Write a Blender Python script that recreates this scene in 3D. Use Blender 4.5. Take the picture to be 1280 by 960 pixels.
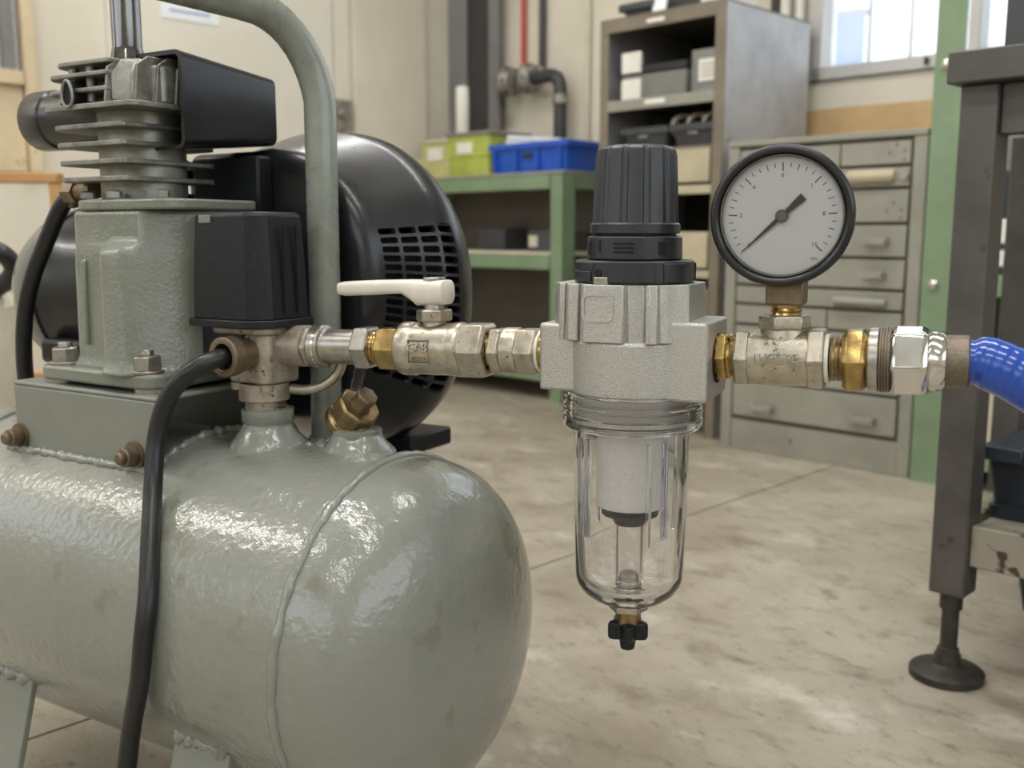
import bpy, bmesh, math, random
from mathutils import Matrix, Vector
random.seed(7)
for o in list(bpy.data.objects): bpy.data.objects.remove(o)
SC = bpy.context.scene
COL = SC.collection
PI = math.pi
R = math.radians

# ------------------------------------------------------------------ camera
cam = bpy.data.cameras.new('camera'); cam_o = bpy.data.objects.new('camera', cam); COL.objects.link(cam_o)
cam_o.location = (0, 0, .43)
cam_o.rotation_euler = (R(90 - 8.643), 0, 0)
cam.sensor_width = 36; cam.lens = 36 * 1250 / 1280
cam.clip_start = .02; cam.clip_end = 60
cam.dof.use_dof = True; cam.dof.focus_distance = .56; cam.dof.aperture_fstop = 9.5
SC.camera = cam_o

# ------------------------------------------------------------------ sky, lamps, exposure
w = bpy.data.worlds.new('sky'); SC.world = w; w.use_nodes = True
nt = w.node_tree; bg = nt.nodes['Background']
tc = nt.nodes.new('ShaderNodeTexCoord'); sp = nt.nodes.new('ShaderNodeSeparateXYZ'); rmp = nt.nodes.new('ShaderNodeValToRGB')
nt.links.new(tc.outputs['Generated'], sp.inputs[0]); nt.links.new(sp.outputs['Z'], rmp.inputs[0]); nt.links.new(rmp.outputs[0], bg.inputs[0])
rmp.color_ramp.elements[0].color = (.92, .96, 1, 1); rmp.color_ramp.elements[1].color = (.72, .86, 1, 1)
bg.inputs[1].default_value = 1.8
vs = SC.view_settings
SC.display_settings.display_device = 'sRGB'
vs.view_transform = 'Standard'; vs.look = 'None'; vs.gamma = 1; vs.use_curve_mapping = False
vs.exposure = 0.45

RA = Vector((-1, 1, 0)) / math.sqrt(2); RB = Vector((1, 1, 0)) / math.sqrt(2)   # the room's two wall directions
def rw(a, b, z=0): return RA * a + RB * b + Vector((0, 0, z))
CEIL = 1.95
def ceiling_lamp(a, b, watts, length=1.1, width=.10):
    l = bpy.data.lights.new('ceiling_lamp', 'AREA'); l.shape = 'RECTANGLE'; l.size = length; l.size_y = width
    l.energy = watts; l.color = (1, .985, .965)
    o = bpy.data.objects.new('ceiling_lamp', l); COL.objects.link(o)
    o.location = rw(a, b, CEIL - .06); o.rotation_euler = (0, 0, R(-45))
for a_, b_, w_ in ((1.5, 1.1, 7), (.35, 1.1, 6), (1.1, .1, 8), (-.1, .1, 6), (1.86, -.8, 8), (-.4, -.9, 6)):
    ceiling_lamp(a_, b_, w_)

hl = bpy.data.lights.new('hanging_lamp', 'AREA'); hl.shape = 'RECTANGLE'; hl.size = .45; hl.size_y = .09; hl.energy = 1.1; hl.color = (1, .93, .80)
ho = bpy.data.objects.new('hanging_lamp', hl); COL.objects.link(ho); ho.location = rw(2.2, -.72, 1.50); ho.rotation_euler = (0, R(-25), R(-45))

dl = bpy.data.lights.new('window_daylight', 'AREA'); dl.shape = 'RECTANGLE'; dl.size = 1.05; dl.size_y = .40; dl.energy = 7; dl.color = (.86, .93, 1)
do = bpy.data.objects.new('window_daylight', dl); COL.objects.link(do); do.location = rw(2.375, -1.25, 1.165)
do.rotation_euler = Matrix((RB, Vector((0, 0, 1)), RA)).transposed().to_euler()

SC.cycles.max_bounces = 12; SC.cycles.transparent_max_bounces = 12; SC.cycles.transmission_bounces = 12
SC.cycles.sample_clamp_indirect = 6

# ------------------------------------------------------------------ materials
def mat(name, base, rough=.5, metal=0., vary=.12, vscale=20., bump=0., bscale=300., spots=None, spot_scale=60., spot_amt=.62,
        coat=0., second=None, rvar=.1, stretch=(1, 1, 1), spec=.5):
    m = bpy.data.materials.new(name); m.use_nodes = True
    t = m.node_tree; b = t.nodes['Principled BSDF']; L = t.links.new
    tcn = t.nodes.new('ShaderNodeTexCoord'); mp = t.nodes.new('ShaderNodeMapping'); L(tcn.outputs['Object'], mp.inputs[0])
    mp.inputs['Scale'].default_value = stretch
    n1 = t.nodes.new('ShaderNodeTexNoise'); n1.inputs['Scale'].default_value = vscale; n1.inputs['Detail'].default_value = 6
    n1.inputs['Roughness'].default_value = .62
    L(mp.outputs[0], n1.inputs['Vector'])
    cr = t.nodes.new('ShaderNodeValToRGB'); e = cr.color_ramp.elements
    c2 = second if second else tuple(x * (1 - vary * 2) for x in base)
    c1 = base if second else tuple(min(1, x * (1 + vary)) for x in base)
    e[0].position = .33; e[1].position = .67; e[0].color = (*c2, 1); e[1].color = (*c1, 1)
    L(n1.outputs[0], cr.inputs[0]); col = cr.outputs[0]
    if spots:
        n2 = t.nodes.new('ShaderNodeTexNoise'); n2.inputs['Scale'].default_value = spot_scale; n2.inputs['Detail'].default_value = 5
        L(mp.outputs[0], n2.inputs['Vector'])
        r2 = t.nodes.new('ShaderNodeValToRGB'); r2.color_ramp.elements[0].position = spot_amt; r2.color_ramp.elements[1].position = spot_amt + .07
        L(n2.outputs[0], r2.inputs[0])
        mx = t.nodes.new('ShaderNodeMixRGB'); L(r2.outputs[0], mx.inputs[0]); L(col, mx.inputs[1]); mx.inputs[2].default_value = (*spots, 1)
        col = mx.outputs[0]
    L(col, b.inputs['Base Color'])
    mr = t.nodes.new('ShaderNodeMapRange'); mr.inputs['To Min'].default_value = max(.02, rough - rvar); mr.inputs['To Max'].default_value = rough + rvar
    L(n1.outputs[0], mr.inputs[0]); L(mr.outputs[0], b.inputs['Roughness'])
    b.inputs['Metallic'].default_value = metal; b.inputs['Specular IOR Level'].default_value = spec
    b.inputs['Coat Weight'].default_value = coat; b.inputs['Coat Roughness'].default_value = .07
    if bump:
        n3 = t.nodes.new('ShaderNodeTexNoise'); n3.inputs['Scale'].default_value = bscale; n3.inputs['Detail'].default_value = 3
        L(tcn.outputs['Object'], n3.inputs['Vector'])
        bp = t.nodes.new('ShaderNodeBump'); bp.inputs['Strength'].default_value = bump; bp.inputs['Distance'].default_value = .0008
        L(n3.outputs[0], bp.inputs['Height']); L(bp.outputs[0], b.inputs['Normal'])
        if coat: L(bp.outputs[0], b.inputs['Coat Normal'])
    return m
def plain(name, base, rough=.5, metal=0., emit=0):
    m = bpy.data.materials.new(name); m.use_nodes = True; b = m.node_tree.nodes['Principled BSDF']
    b.inputs['Base Color'].default_value = (*base, 1); b.inputs['Roughness'].default_value = rough; b.inputs['Metallic'].default_value = metal
    return m
def s(r, g, b):
    f = lambda c: (c / 255 / 12.92) if c <= 10 else ((c / 255 + .055) / 1.055) ** 2.4
    return (f(r), f(g), f(b))

M = {}
M['tank'] = mat('grey_green_gloss_paint', s(134, 136, 127), .24, 0, .06, 7, .8, 170, spots=s(120, 120, 107), spot_scale=30, spot_amt=.60, coat=.6, rvar=.08)
M['handle'] = mat('handle_gloss_paint', s(130, 136, 126), .28, 0, .1, 30, .06, 200, spots=s(60, 64, 58), spot_scale=90, spot_amt=.69, coat=.3)
M['bracket'] = mat('bracket_paint', s(132, 135, 126), .38, 0, .05, 15, .04, 300, spots=s(90, 84, 66), spot_scale=80, spot_amt=.73)
M['cast_paint'] = mat('painted_casting', s(124, 128, 116), .3, .0, .08, 25, .6, 420, spots=s(100, 104, 90), spot_scale=130, spot_amt=.7, coat=.4)
M['alu_raw'] = mat('raw_cast_aluminium', s(150, 150, 142), .42, .75, .15, 60, .3, 500, rvar=.1)
M['alu_fin'] = mat('fin_aluminium', s(146, 145, 137), .42, .7, .18, 80, .25, 500)
M['filter_alu'] = mat('blasted_aluminium', s(192, 190, 184), .42, .85, .09, 900, .5, 1500, rvar=.06)
M['manifold'] = mat('stained_zinc_casting', s(170, 160, 146), .46, .55, .16, 90, .4, 700, spots=s(92, 80, 64), spot_scale=260, spot_amt=.62)
M['nickel'] = mat('dull_nickel_brass', s(184, 176, 160), .34, .85, .14, 120, .22, 900, spots=s(120, 108, 88), spot_scale=300, spot_amt=.64)
M['chrome'] = mat('bright_chrome', s(214, 212, 208), .14, 1, .05, 60, .02, 500, rvar=.05)
M['dark_chrome'] = mat('smoked_chrome', s(120, 118, 116), .10, 1, .05, 60, .02, 500, rvar=.04)
M['steel'] = mat('satin_steel', s(176, 172, 164), .32, .95, .1, 120, .1, 800)
M['dark_steel'] = mat('knurled_dark_steel', s(128, 118, 104), .42, .9, .1, 400, .5, 1500)
M['brass'] = mat('yellow_brass', s(180, 152, 98), .26, 1, .14, 140, .06, 900)
M['old_brass'] = mat('tarnished_brass', s(156, 134, 100), .34, .95, .2, 120, .15, 700)
M['bronze'] = mat('brown_brass_hex', s(126, 110, 90), .42, .7, .15, 90, .2, 700)
M['motor_paint'] = mat('dark_grey_motor_paint', s(84, 86, 92), .22, .3, .1, 30, .05, 400, coat=.5)
M['tape'] = plain('white_thread_tape', s(226, 222, 210), .6)
M['black'] = mat('black_plastic', s(24, 27, 32), .36, 0, .12, 200, .3, 900, rvar=.06, spec=.35)
M['black_gloss'] = mat('black_gloss_paint', s(24, 25, 28), .3, 0, .1, 40, .1, 500, rvar=.08, coat=.15)
M['knob'] = mat('grey_black_nylon', s(44, 46, 50), .36, 0, .08, 300, .1, 1200)
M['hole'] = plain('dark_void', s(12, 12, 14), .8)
M['rubber'] = mat('black_cable_rubber', s(24, 24, 26), .36, 0, .1, 60, .05, 500)
M['lever'] = mat('white_lever_coating', s(222, 216, 204), .34, .1, .05, 50, .04, 500, spots=s(150, 138, 116), spot_scale=120, spot_amt=.72)
M['hose'] = mat('blue_polyurethane', s(22, 72, 168), .22, 0, .06, 60, .03, 500, coat=.4)
M['dial'] = mat('white_dial', s(226, 226, 226), .5, 0, .01, 20)
M['ink'] = plain('grey_dial_ink', s(70, 70, 72), .6)
M['needle'] = plain('dark_needle', s(66, 58, 58), .4)
M['hub'] = mat('needle_hub', s(108, 112, 108), .3, .5, .05, 200)
M['element'] = mat('sintered_white', s(240, 237, 228), .8, 0, .06, 900, .5, 1400)
def concrete():
    m = mat('worn_concrete', s(186, 178, 162), .45, 0, .1, 2.4, .3, 90, spots=s(150, 140, 122), spot_scale=16, spot_amt=.63, second=s(140, 130, 112), rvar=.14)
    n = m.node_tree; L = n.links.new; b = n.nodes['Principled BSDF']; src = b.inputs['Base Color'].links[0].from_socket
    tcn = n.nodes.new('ShaderNodeTexCoord')
    def layer(scale, stretch, lo, hi, dark, col, fac=1., dist=0.):
        nonlocal src
        mp = n.nodes.new('ShaderNodeMapping'); mp.inputs['Scale'].default_value = stretch; mp.inputs['Rotation'].default_value = (0, 0, .785); L(tcn.outputs['Object'], mp.inputs[0])
        t = n.nodes.new('ShaderNodeTexNoise'); t.inputs['Scale'].default_value = scale; t.inputs['Detail'].default_value = 8; t.inputs['Roughness'].default_value = .7; t.inputs['Distortion'].default_value = dist; L(mp.outputs[0], t.inputs['Vector'])
        r = n.nodes.new('ShaderNodeValToRGB'); r.color_ramp.elements[0].position = lo; r.color_ramp.elements[1].position = hi
        r.color_ramp.elements[0].color = (0, 0, 0, 1); r.color_ramp.elements[1].color = (fac, fac, fac, 1); L(t.outputs[0], r.inputs[0])
        x = n.nodes.new('ShaderNodeMixRGB'); L(r.outputs[0], x.inputs[0]); L(src, x.inputs[1]); x.inputs[2].default_value = (*col, 1); src = x.outputs[0]
    layer(13, (1, 1.9, 1), .52, .74, 0, s(108, 98, 82), .8, .4)
    layer(44, (1, 1.7, 1), .57, .70, 0, s(92, 84, 70), .75)
    layer(7, (1, 1.6, 1), .55, .75, 0, s(216, 209, 196), .8)
    layer(160, (1, 1, 1), .60, .72, 0, s(96, 88, 74), .7)
    L(src, b.inputs['Base Color']); return m
M['concrete'] = concrete()
M['wall'] = mat('aged_cream_wall', s(222, 216, 200), .6, 0, .06, 2.2, .05, 60, spots=s(176, 162, 136), spot_scale=5, spot_amt=.68, second=s(206, 198, 180))
M['door'] = mat('cream_steel_door', s(220, 216, 202), .5, 0, .04, 3, .02, 60, spots=s(184, 166, 132), spot_scale=6, spot_amt=.7)
M['column'] = mat('grey_column_paint', s(128, 126, 126), .5, 0, .1, 5, .05, 100)
M['tan'] = mat('tan_board', s(204, 170, 122), .6, 0, .1, 6, .05, 100, spots=s(140, 108, 74), spot_scale=9, spot_amt=.66)
M['wood'] = mat('orange_wood', s(186, 140, 88), .5, 0, .1, 12, .1, 100, stretch=(1, 1, 8))
M['cream_wood'] = mat('cream_wood', s(212, 194, 160), .6, 0, .08, 10, .1, 100, spots=s(150, 116, 76), spot_scale=22, spot_amt=.66)
M['green'] = mat('workshop_green', s(124, 146, 114), .45, 0, .07, 14, .03, 200, spots=s(150, 140, 112), spot_scale=40, spot_amt=.72)
M['cabinet'] = mat('grey_cabinet_enamel', s(148, 146, 134), .48, 0, .07, 12, .04, 200, spots=s(108, 100, 84), spot_scale=45, spot_amt=.7)
M['rack'] = mat('brown_grey_enamel', s(126, 116, 100), .5, 0, .1, 12, .04, 200, spots=s(90, 78, 62), spot_scale=30, spot_amt=.68)
M['rack_side'] = mat('bare_zinc_sheet', s(186, 186, 188), .5, .3, .12, 9, .04, 200, spots=s(130, 126, 122), spot_scale=14, spot_amt=.66)
M['drawer_cream'] = mat('cream_drawer', s(186, 176, 148), .5, 0, .08, 16, .04, 200, spots=s(140, 126, 98), spot_scale=40, spot_amt=.68)
M['bench'] = mat('worn_dark_steel', s(88, 84, 80), .5, .2, .14, 14, .08, 300, spots=s(66, 56, 46), spot_scale=60, spot_amt=.66)
M['bench_low'] = mat('chipped_grey_paint', s(150, 144, 130), .5, .1, .08, 14, .08, 300, spots=s(70, 56, 44), spot_scale=60, spot_amt=.58)
M['iron'] = mat('rusty_black_iron', s(62, 58, 54), .5, .3, .2, 60, .3, 500)
M['blue_bin'] = mat('blue_plastic', s(30, 84, 188), .4, 0, .06, 20, .03, 200)
M['lime'] = mat('lime_plastic', s(176, 186, 86), .5, 0, .12, 16, .05, 200, spots=s(134, 138, 66), spot_scale=30, spot_amt=.62)
M['pale_yellow'] = mat('pale_yellow_plastic', s(196, 190, 128), .5, 0, .08, 16)
M['taupe'] = mat('dark_taupe_shade', s(100, 92, 82), .6, 0, .1, 6)  # taupe tone carrying the shade below the green table top
M['dark_bin'] = mat('charcoal_plastic', s(66, 68, 72), .45, 0, .08, 30, .04, 300)
M['navy_bin'] = mat('dark_slate_plastic', s(44, 50, 58), .35, 0, .08, 30, .04, 300)
M['white'] = mat('off_white_card', s(226, 224, 214), .6, 0, .04, 20)
M['grey_box'] = mat('grey_card', s(128, 128, 122), .55, 0, .06, 20)
M['beige'] = mat('beige_plastic', s(206, 198, 178), .5, 0, .06, 20)
M['paper'] = mat('white_paper', s(232, 236, 240), .6, 0, .02, 20)
M['print'] = plain('pale_blue_print', s(150, 172, 206), .6)
M['text_grey'] = plain('faded_grey_print', s(172, 160, 158), .6)
M['white_pipe'] = mat('white_conduit', s(226, 222, 212), .4, 0, .03, 20)
M['red_pipe'] = mat('red_wire_sleeve', s(188, 72, 64), .45, 0, .06, 20)
M['flange'] = mat('grey_flange_steel', s(158, 154, 146), .45, .5, .2, 40, .2, 300)
M['black_pipe'] = mat('black_pipe_paint', s(58, 58, 60), .4, 0, .1, 30, .05, 200)
M['win_frame'] = mat('silver_window_frame', s(196, 194, 190), .4, .3, .04, 10)
M['outdoor'] = mat('blue_grey_cladding', s(96, 124, 172), .7, 0, .05, 3)
M['ceil'] = mat('white_ceiling', s(214, 212, 204), .8, 0, .04, 3)
M['ring'] = mat('oily_steel_ring', s(160, 152, 136), .35, .5, .2, 60)

def glass_thin(name, tint=(1, 1, 1), rough=.02, diff=0.):
    m = bpy.data.materials.new(name); m.use_nodes = True; t = m.node_tree; t.nodes.clear(); L = t.links.new
    o = t.nodes.new('ShaderNodeOutputMaterial'); tr = t.nodes.new('ShaderNodeBsdfTransparent'); tr.inputs[0].default_value = (*tint, 1)
    gl = t.nodes.new('ShaderNodeBsdfGlossy'); gl.inputs['Roughness'].default_value = rough
    fr = t.nodes.new('ShaderNodeFresnel'); fr.inputs[0].default_value = 1.45
    mx = t.nodes.new('ShaderNodeMixShader'); L(fr.outputs[0], mx.inputs[0]); L(tr.outputs[0], mx.inputs[1]); L(gl.outputs[0], mx.inputs[2])
    last = mx.outputs[0]
    if diff:
        tl = t.nodes.new('ShaderNodeBsdfTranslucent'); tl.inputs[0].default_value = (.95, .97, 1, 1)
        m2 = t.nodes.new('ShaderNodeMixShader'); m2.inputs[0].default_value = diff; L(last, m2.inputs[1]); L(tl.outputs[0], m2.inputs[2]); last = m2.outputs[0]
    L(last, o.inputs[0]); return m
M['pane'] = glass_thin('frosted_window_glass', (.97, .985, 1), .1, .25)
M['lens'] = glass_thin('gauge_glass', (.97, .97, .97), .03)
M['lens'].node_tree.nodes['Fresnel'].inputs[0].default_value = 1.3
def poly():
    m = bpy.data.materials.new('clear_polycarbonate'); m.use_nodes = True; b = m.node_tree.nodes['Principled BSDF']
    b.inputs['Base Color'].default_value = (.985, .985, 1, 1); b.inputs['Roughness'].default_value = .015
    b.inputs['IOR'].default_value = 1.46; b.inputs['Transmission Weight'].default_value = 1
    n = m.node_tree; o = n.nodes['Material Output']; tr = n.nodes.new('ShaderNodeBsdfTransparent'); mx = n.nodes.new('ShaderNodeMixShader'); mx.inputs[0].default_value = .02
    n.links.new(b.outputs[0], mx.inputs[1]); n.links.new(tr.outputs[0], mx.inputs[2]); n.links.new(mx.outputs[0], o.inputs[0])
    return m
M['poly'] = poly()

# ------------------------------------------------------------------ mesh helpers
class MB:
    def __init__(self, m=None): self.v = []; self.f = []; self.m = m or Matrix()
    def add(self, vs, fs, m=None):
        n = len(self.v); mm = self.m @ m if m else self.m
        self.v += [mm @ Vector(p) for p in vs]; self.f += [tuple(i + n for i in q) for q in fs]; return self
    def box(self, x0, x1, y0, y1, z0, z1, m=None):
        return self.add([(x, y, z) for z in (z0, z1) for x, y in ((x0, y0), (x1, y0), (x1, y1), (x0, y1))],
                 [(0, 3, 2, 1), (4, 5, 6, 7), (0, 1, 5, 4), (1, 2, 6, 5), (2, 3, 7, 6), (3, 0, 4, 7)], m)
    def loft(self, rings, caps=(True, True), closed=True, m=None):
        n = len(rings[0]); vs = [p for r in rings for p in r]; fs = []
        for k in range(len(rings) - 1):
            for i in range(n if closed else n - 1):
                j = (i + 1) % n; fs.append((k * n + i, k * n + j, (k + 1) * n + j, (k + 1) * n + i))
        if caps[0]: fs.append(tuple(range(n - 1, -1, -1)))
        if caps[1]: fs.append(tuple((len(rings) - 1) * n + i for i in range(n)))
        return self.add(vs, fs, m)
    def lathe(self, prof, axis='z', c=(0, 0, 0), seg=40, phase=0., caps=(True, True), m=None, wob=None):
        """prof: (position along axis, radius)"""
        rings = []
        for k, (h, r) in enumerate(prof):
            ring = []
            for i in range(seg):
                a = phase + 2 * PI * i / seg; rr = r + (wob(k, i) if wob else 0)
                p, q = rr * math.cos(a), rr * math.sin(a)
                v = {'z': (p, q, h), 'x': (h, p, q), 'y': (q, h, p)}[axis]
                ring.append((v[0] + c[0], v[1] + c[1], v[2] + c[2]))
            rings.append(ring)
        return self.loft(rings, caps, m=m)
    def tube(self, pts, r, seg=14, caps=(True, True), m=None):
        pts = [Vector(p) for p in pts]; n = len(pts)
        rr = r if isinstance(r, (list, tuple)) else [r] * n
        tg = [(pts[min(i + 1, n - 1)] - pts[max(i - 1, 0)]).normalized() for i in range(n)]
        up = Vector((0, 0, 1)) if abs(tg[0].z) < .9 else Vector((1, 0, 0))
        x = tg[0].cross(up).normalized(); rings = []
        for i in range(n):
            x = (x - tg[i] * x.dot(tg[i])).normalized(); y = tg[i].cross(x)
            rings.append([pts[i] + x * rr[i] * math.cos(2 * PI * k / seg) + y * rr[i] * math.sin(2 * PI * k / seg) for k in range(seg)])
        return self.loft(rings, caps, m=m)
    def prism(self, poly, lo, hi, axis='z', top=1., ctr=None, m=None):
        f = {'z': lambda p, h: (p[0], p[1], h), 'y': lambda p, h: (p[0], h, p[1]), 'x': lambda p, h: (h, p[0], p[1])}[axis]
        if ctr is None: ctr = (sum(p[0] for p in poly) / len(poly), sum(p[1] for p in poly) / len(poly))
        q = [(ctr[0] + (p[0] - ctr[0]) * top, ctr[1] + (p[1] - ctr[1]) * top) for p in poly]
        return self.loft([[f(p, lo) for p in poly], [f(p, hi) for p in q]], m=m)
    def build(self, name, m, parent=None, bevel=0., bseg=2, sharp=38, subsurf=0):
        me = bpy.data.meshes.new(name); me.from_pydata([tuple(p) for p in self.v], [], self.f)
        bm = bmesh.new(); bm.from_mesh(me); bmesh.ops.recalc_face_normals(bm, faces=bm.faces); bm.to_mesh(me); bm.free()
        me.materials.append(M[m] if isinstance(m, str) else m)
        me.shade_smooth(); me.set_sharp_from_angle(angle=R(sharp))
        o = bpy.data.objects.new(name, me); COL.objects.link(o)
        if parent: o.parent = parent
        if bevel:
            b = o.modifiers.new('bevel', 'BEVEL'); b.width = bevel; b.segments = bseg; b.limit_method = 'ANGLE'; b.angle_limit = R(35); b.harden_normals = False
        return o
def tag(o, label, cat, group=None, kind=None):
    o['label'] = label; o['category'] = cat
    if group: o['group'] = group
    if kind: o['kind'] = kind
    return o
def empty(name, loc, rz=0, label=None, cat=None, group=None):
    o = bpy.data.objects.new(name, None); COL.objects.link(o); o.location = loc; o.rotation_euler = (0, 0, rz); o.empty_display_size = .02
    if label: tag(o, label, cat, group)
    return o
def struct(o): o['kind'] = 'structure'; return o
def smooth_path(pts, n=8):
    pts = [Vector(p) for p in pts]; out = []
    q = [pts[0] * 2 - pts[1]] + pts + [pts[-1] * 2 - pts[-2]]
    for i in range(1, len(q) - 2):
        p0, p1, p2, p3 = q[i - 1:i + 3]
        for k in range(n):
            t = k / n
            out.append(.5 * ((2 * p1) + (p2 - p0) * t + (2 * p0 - 5 * p1 + 4 * p2 - p3) * t * t + (3 * p1 - p0 - 3 * p2 + p3) * t ** 3))
    out.append(pts[-1]); return out
def rrect(x0, x1, y0, y1, r, n=5):
    rs = r if isinstance(r, (list, tuple)) else [r] * 4      # corners: x1y1, x0y1, x0y0, x1y0
    out = []
    for (cx, cy, sx, sy, a0), rr in zip(((x1, y1, -1, -1, 0), (x0, y1, 1, -1, 90), (x0, y0, 1, 1, 180), (x1, y0, -1, 1, 270)), rs):
        if rr <= 0: out.append((cx, cy)); continue
        for k in range(n + 1):
            a = R(a0 + 90 * k / n); out.append((cx + sx * rr + rr * math.cos(a), cy + sy * rr + rr * math.sin(a)))
    return out
def axis_m(org, d, up=(0, 0, 1)):
    """frame whose z runs along d"""
    z = Vector(d).normalized(); x = Vector(up).cross(z)
    if x.length < 1e-4: x = Vector((1, 0, 0))
    x.normalize(); y = z.cross(x)
    return Matrix.Translation(org) @ Matrix((x, y, z)).transposed().to_4x4()
def text_geo(txt, size, depth=.0002):
    c = bpy.data.curves.new('t', 'FONT'); c.body = txt; c.size = size; c.extrude = depth; c.align_x = 'CENTER'; c.align_y = 'CENTER'; c.resolution_u = 2
    o = bpy.data.objects.new('t', c); COL.objects.link(o); bpy.context.view_layer.update()
    me = bpy.data.meshes.new_from_object(o.evaluated_get(bpy.context.evaluated_depsgraph_get()))
    vs = [tuple(v.co) for v in me.vertices]; fs = [tuple(p.vertices) for p in me.polygons]
    bpy.data.objects.remove(o); bpy.data.curves.remove(c); bpy.data.meshes.remove(me)
    return vs, fs
T3 = Matrix.Translation
FACE_NEAR = Matrix.Rotation(PI / 2, 4, 'X')     # text lying in x/y -> standing in x/z, read from -y
HX = PI / 6
#@@ROOM
# ================================================================== THE ROOM (frame: local x = -a, local y = b)
RZ = R(-45)
WA, WB = 2.36, 2.13
def rbox(mb, a0, a1, b0, b1, z0, z1): return mb.box(-a1, -a0, b0, b1, z0, z1)
room_m = Matrix.Rotation(RZ, 4, 'Z')
def room_obj(name, mb, m, parent=None, bevel=0):
    o = mb.build(name, m, parent, bevel)
    if not parent: o.rotation_euler = (0, 0, RZ)
    return o
# floor: slabs with an open joint, over a dark bed
fl = struct(room_obj('floor', rbox(MB(), -1.7, 2.5, -2.3, 2.3, -.12, -.03), 'iron'))
for a0, a1 in ((-1.7, .858), (.862, 2.5)):
    for b0, b1 in ((-2.3, .0), (.004, 2.3)):
        room_obj('slab', rbox(MB(), a0, a1, b0, b1, -.03, 0), 'concrete', fl)
struct(room_obj('ceiling', rbox(MB(), -1.7, 2.5, -2.3, 2.3, CEIL, CEIL + .08), 'ceil'))
WX0, WX1, WZ0, WZ1 = -.5, 1.165, .785, 1.55          # window opening in the back wall
mb = MB(); rbox(mb, WX1, 2.5, WB, WB + .05, 0, CEIL); rbox(mb, -1.7, WX0, WB, WB + .05, 0, CEIL)
rbox(mb, WX0, WX1, WB, WB + .05, 0, WZ0); rbox(mb, WX0, WX1, WB, WB + .05, WZ1, CEIL)
struct(room_obj('wall_back', mb, 'wall'))
mb = MB(); rbox(mb, WA, WA + .05, -.7, WB, 0, CEIL); rbox(mb, WA, WA + .05, -2.3, -1.8, 0, CEIL); rbox(mb, WA, WA + .05, -1.8, -.7, 0, .95); rbox(mb, WA, WA + .05, -1.8, -.7, 1.38, CEIL)
struct(room_obj('wall_left', mb, 'wall'))
mb = MB(); rbox(mb, -1.7, WA, -2.3, -2.2, 0, .95); rbox(mb, -1.7, WA, -2.3, -2.2, 1.75, CEIL)
for a0, a1 in ((-1.7, -1.4), (.25, .35), (2.0, WA)): rbox(mb, a0, a1, -2.3, -2.2, .95, 1.75)
struct(room_obj('wall_front', mb, 'wall'))
mb = MB(); rbox(mb, -1.7, -1.6, -2.2, -.6, 0, CEIL); rbox(mb, -1.7, -1.6, 1.6, WB, 0, CEIL); rbox(mb, -1.7, -1.6, -.6, 1.6, 0, .7); rbox(mb, -1.7, -1.6, -.6, 1.6, 1.65, CEIL)
struct(room_obj('wall_right', mb, 'wall'))
# window with its panes
win = bpy.data.objects.new('window_1', None); COL.objects.link(win); struct(win); win.rotation_euler = (0, 0, RZ); win.location = rw(.9, WB, WZ0)
wm = T3((.9, -WB, -WZ0))
mb = MB(wm); rbox(mb, WX0, WX1, WB - .02, WB + .05, WZ0 - .022, WZ0 + .006); rbox(mb, WX0, WX1, WB - .012, WB + .05, WZ1 - .03, WZ1)
rbox(mb, WX1 - .022, WX1 + .01, WB - .02, WB + .05, WZ0 - .022, WZ1); rbox(mb, WX0, WX0 + .03, WB - .02, WB + .05, WZ0, WZ1)
room_child = lambda o: o
mb.build('window_frame', 'win_frame', win, .002)
for x in (.815, .3, -.1): rbox(MB(wm), x - .012, x + .012, WB - .015, WB + .04, WZ0, WZ1).build('mullion', 'win_frame', win, .002)
for x0, x1 in ((.827, 1.143), (.312, .803), (-.088, .288), (-.47, -.112)):
    rbox(MB(wm), x0, x1, WB + .022, WB + .027, WZ0 + .006, WZ1 - .03).build('pane', 'pane', win)
for x in (1.056, .963): rbox(MB(wm), x - .004, x + .004, WB + .03, WB + .038, WZ0 + .006, WZ1 - .03).build('glazing_bar', 'win_frame', win)
k = MB(wm); k.lathe([(WB - .03, .004), (WB - .018, .004)], 'y', (-.903, 0, WZ0 - .004), 10); k.box(-.906, -.900, WB - .03, WB - .024, WZ0 - .016, WZ0 - .004)
k.build('window_latch', 'iron', win)
struct(room_obj('trim_1', rbox(MB(), .62, 1.18, WB - .008, WB, .70, .762), 'wall', bevel=.002))
struct(room_obj('trim_2', rbox(MB(), .62, 1.18, WB - .012, WB, .55, .70), 'tan', bevel=.002))
# outdoor neighbour, seen through the frosted glass
t = empty('outdoor_shed', rw(1.72, 3.2), RZ, 'blue grey building standing outside the frosted window', 'building')
MB().box(-.4, .125, -.0, .03, 0, 1.13).build('wall', 'outdoor', t); MB().box(-.41, .13, -.01, .04, 1.13, 1.15).build('roof', 'column', t)
# column in the corner: a flanged steel section
t = struct(bpy.data.objects.new('trim_3', None)); COL.objects.link(t); t.location = rw(2.27, 2.06); t.rotation_euler = (0, 0, RZ)
MB().box(-.083, -.007, .022, .034, 0, CEIL).build('flange', 'column', t, .002)
MB().box(-.052, -.040, .034, .068, 0, CEIL).build('web', 'column', t, .002)
MB().box(-.007, .090, .030, .068, 0, CEIL).build('column_casing', 'black_pipe', t, .003)
MB().box(.090, .130, .022, .036, 0, CEIL).build('corner_angle', 'column', t, .002)
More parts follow.
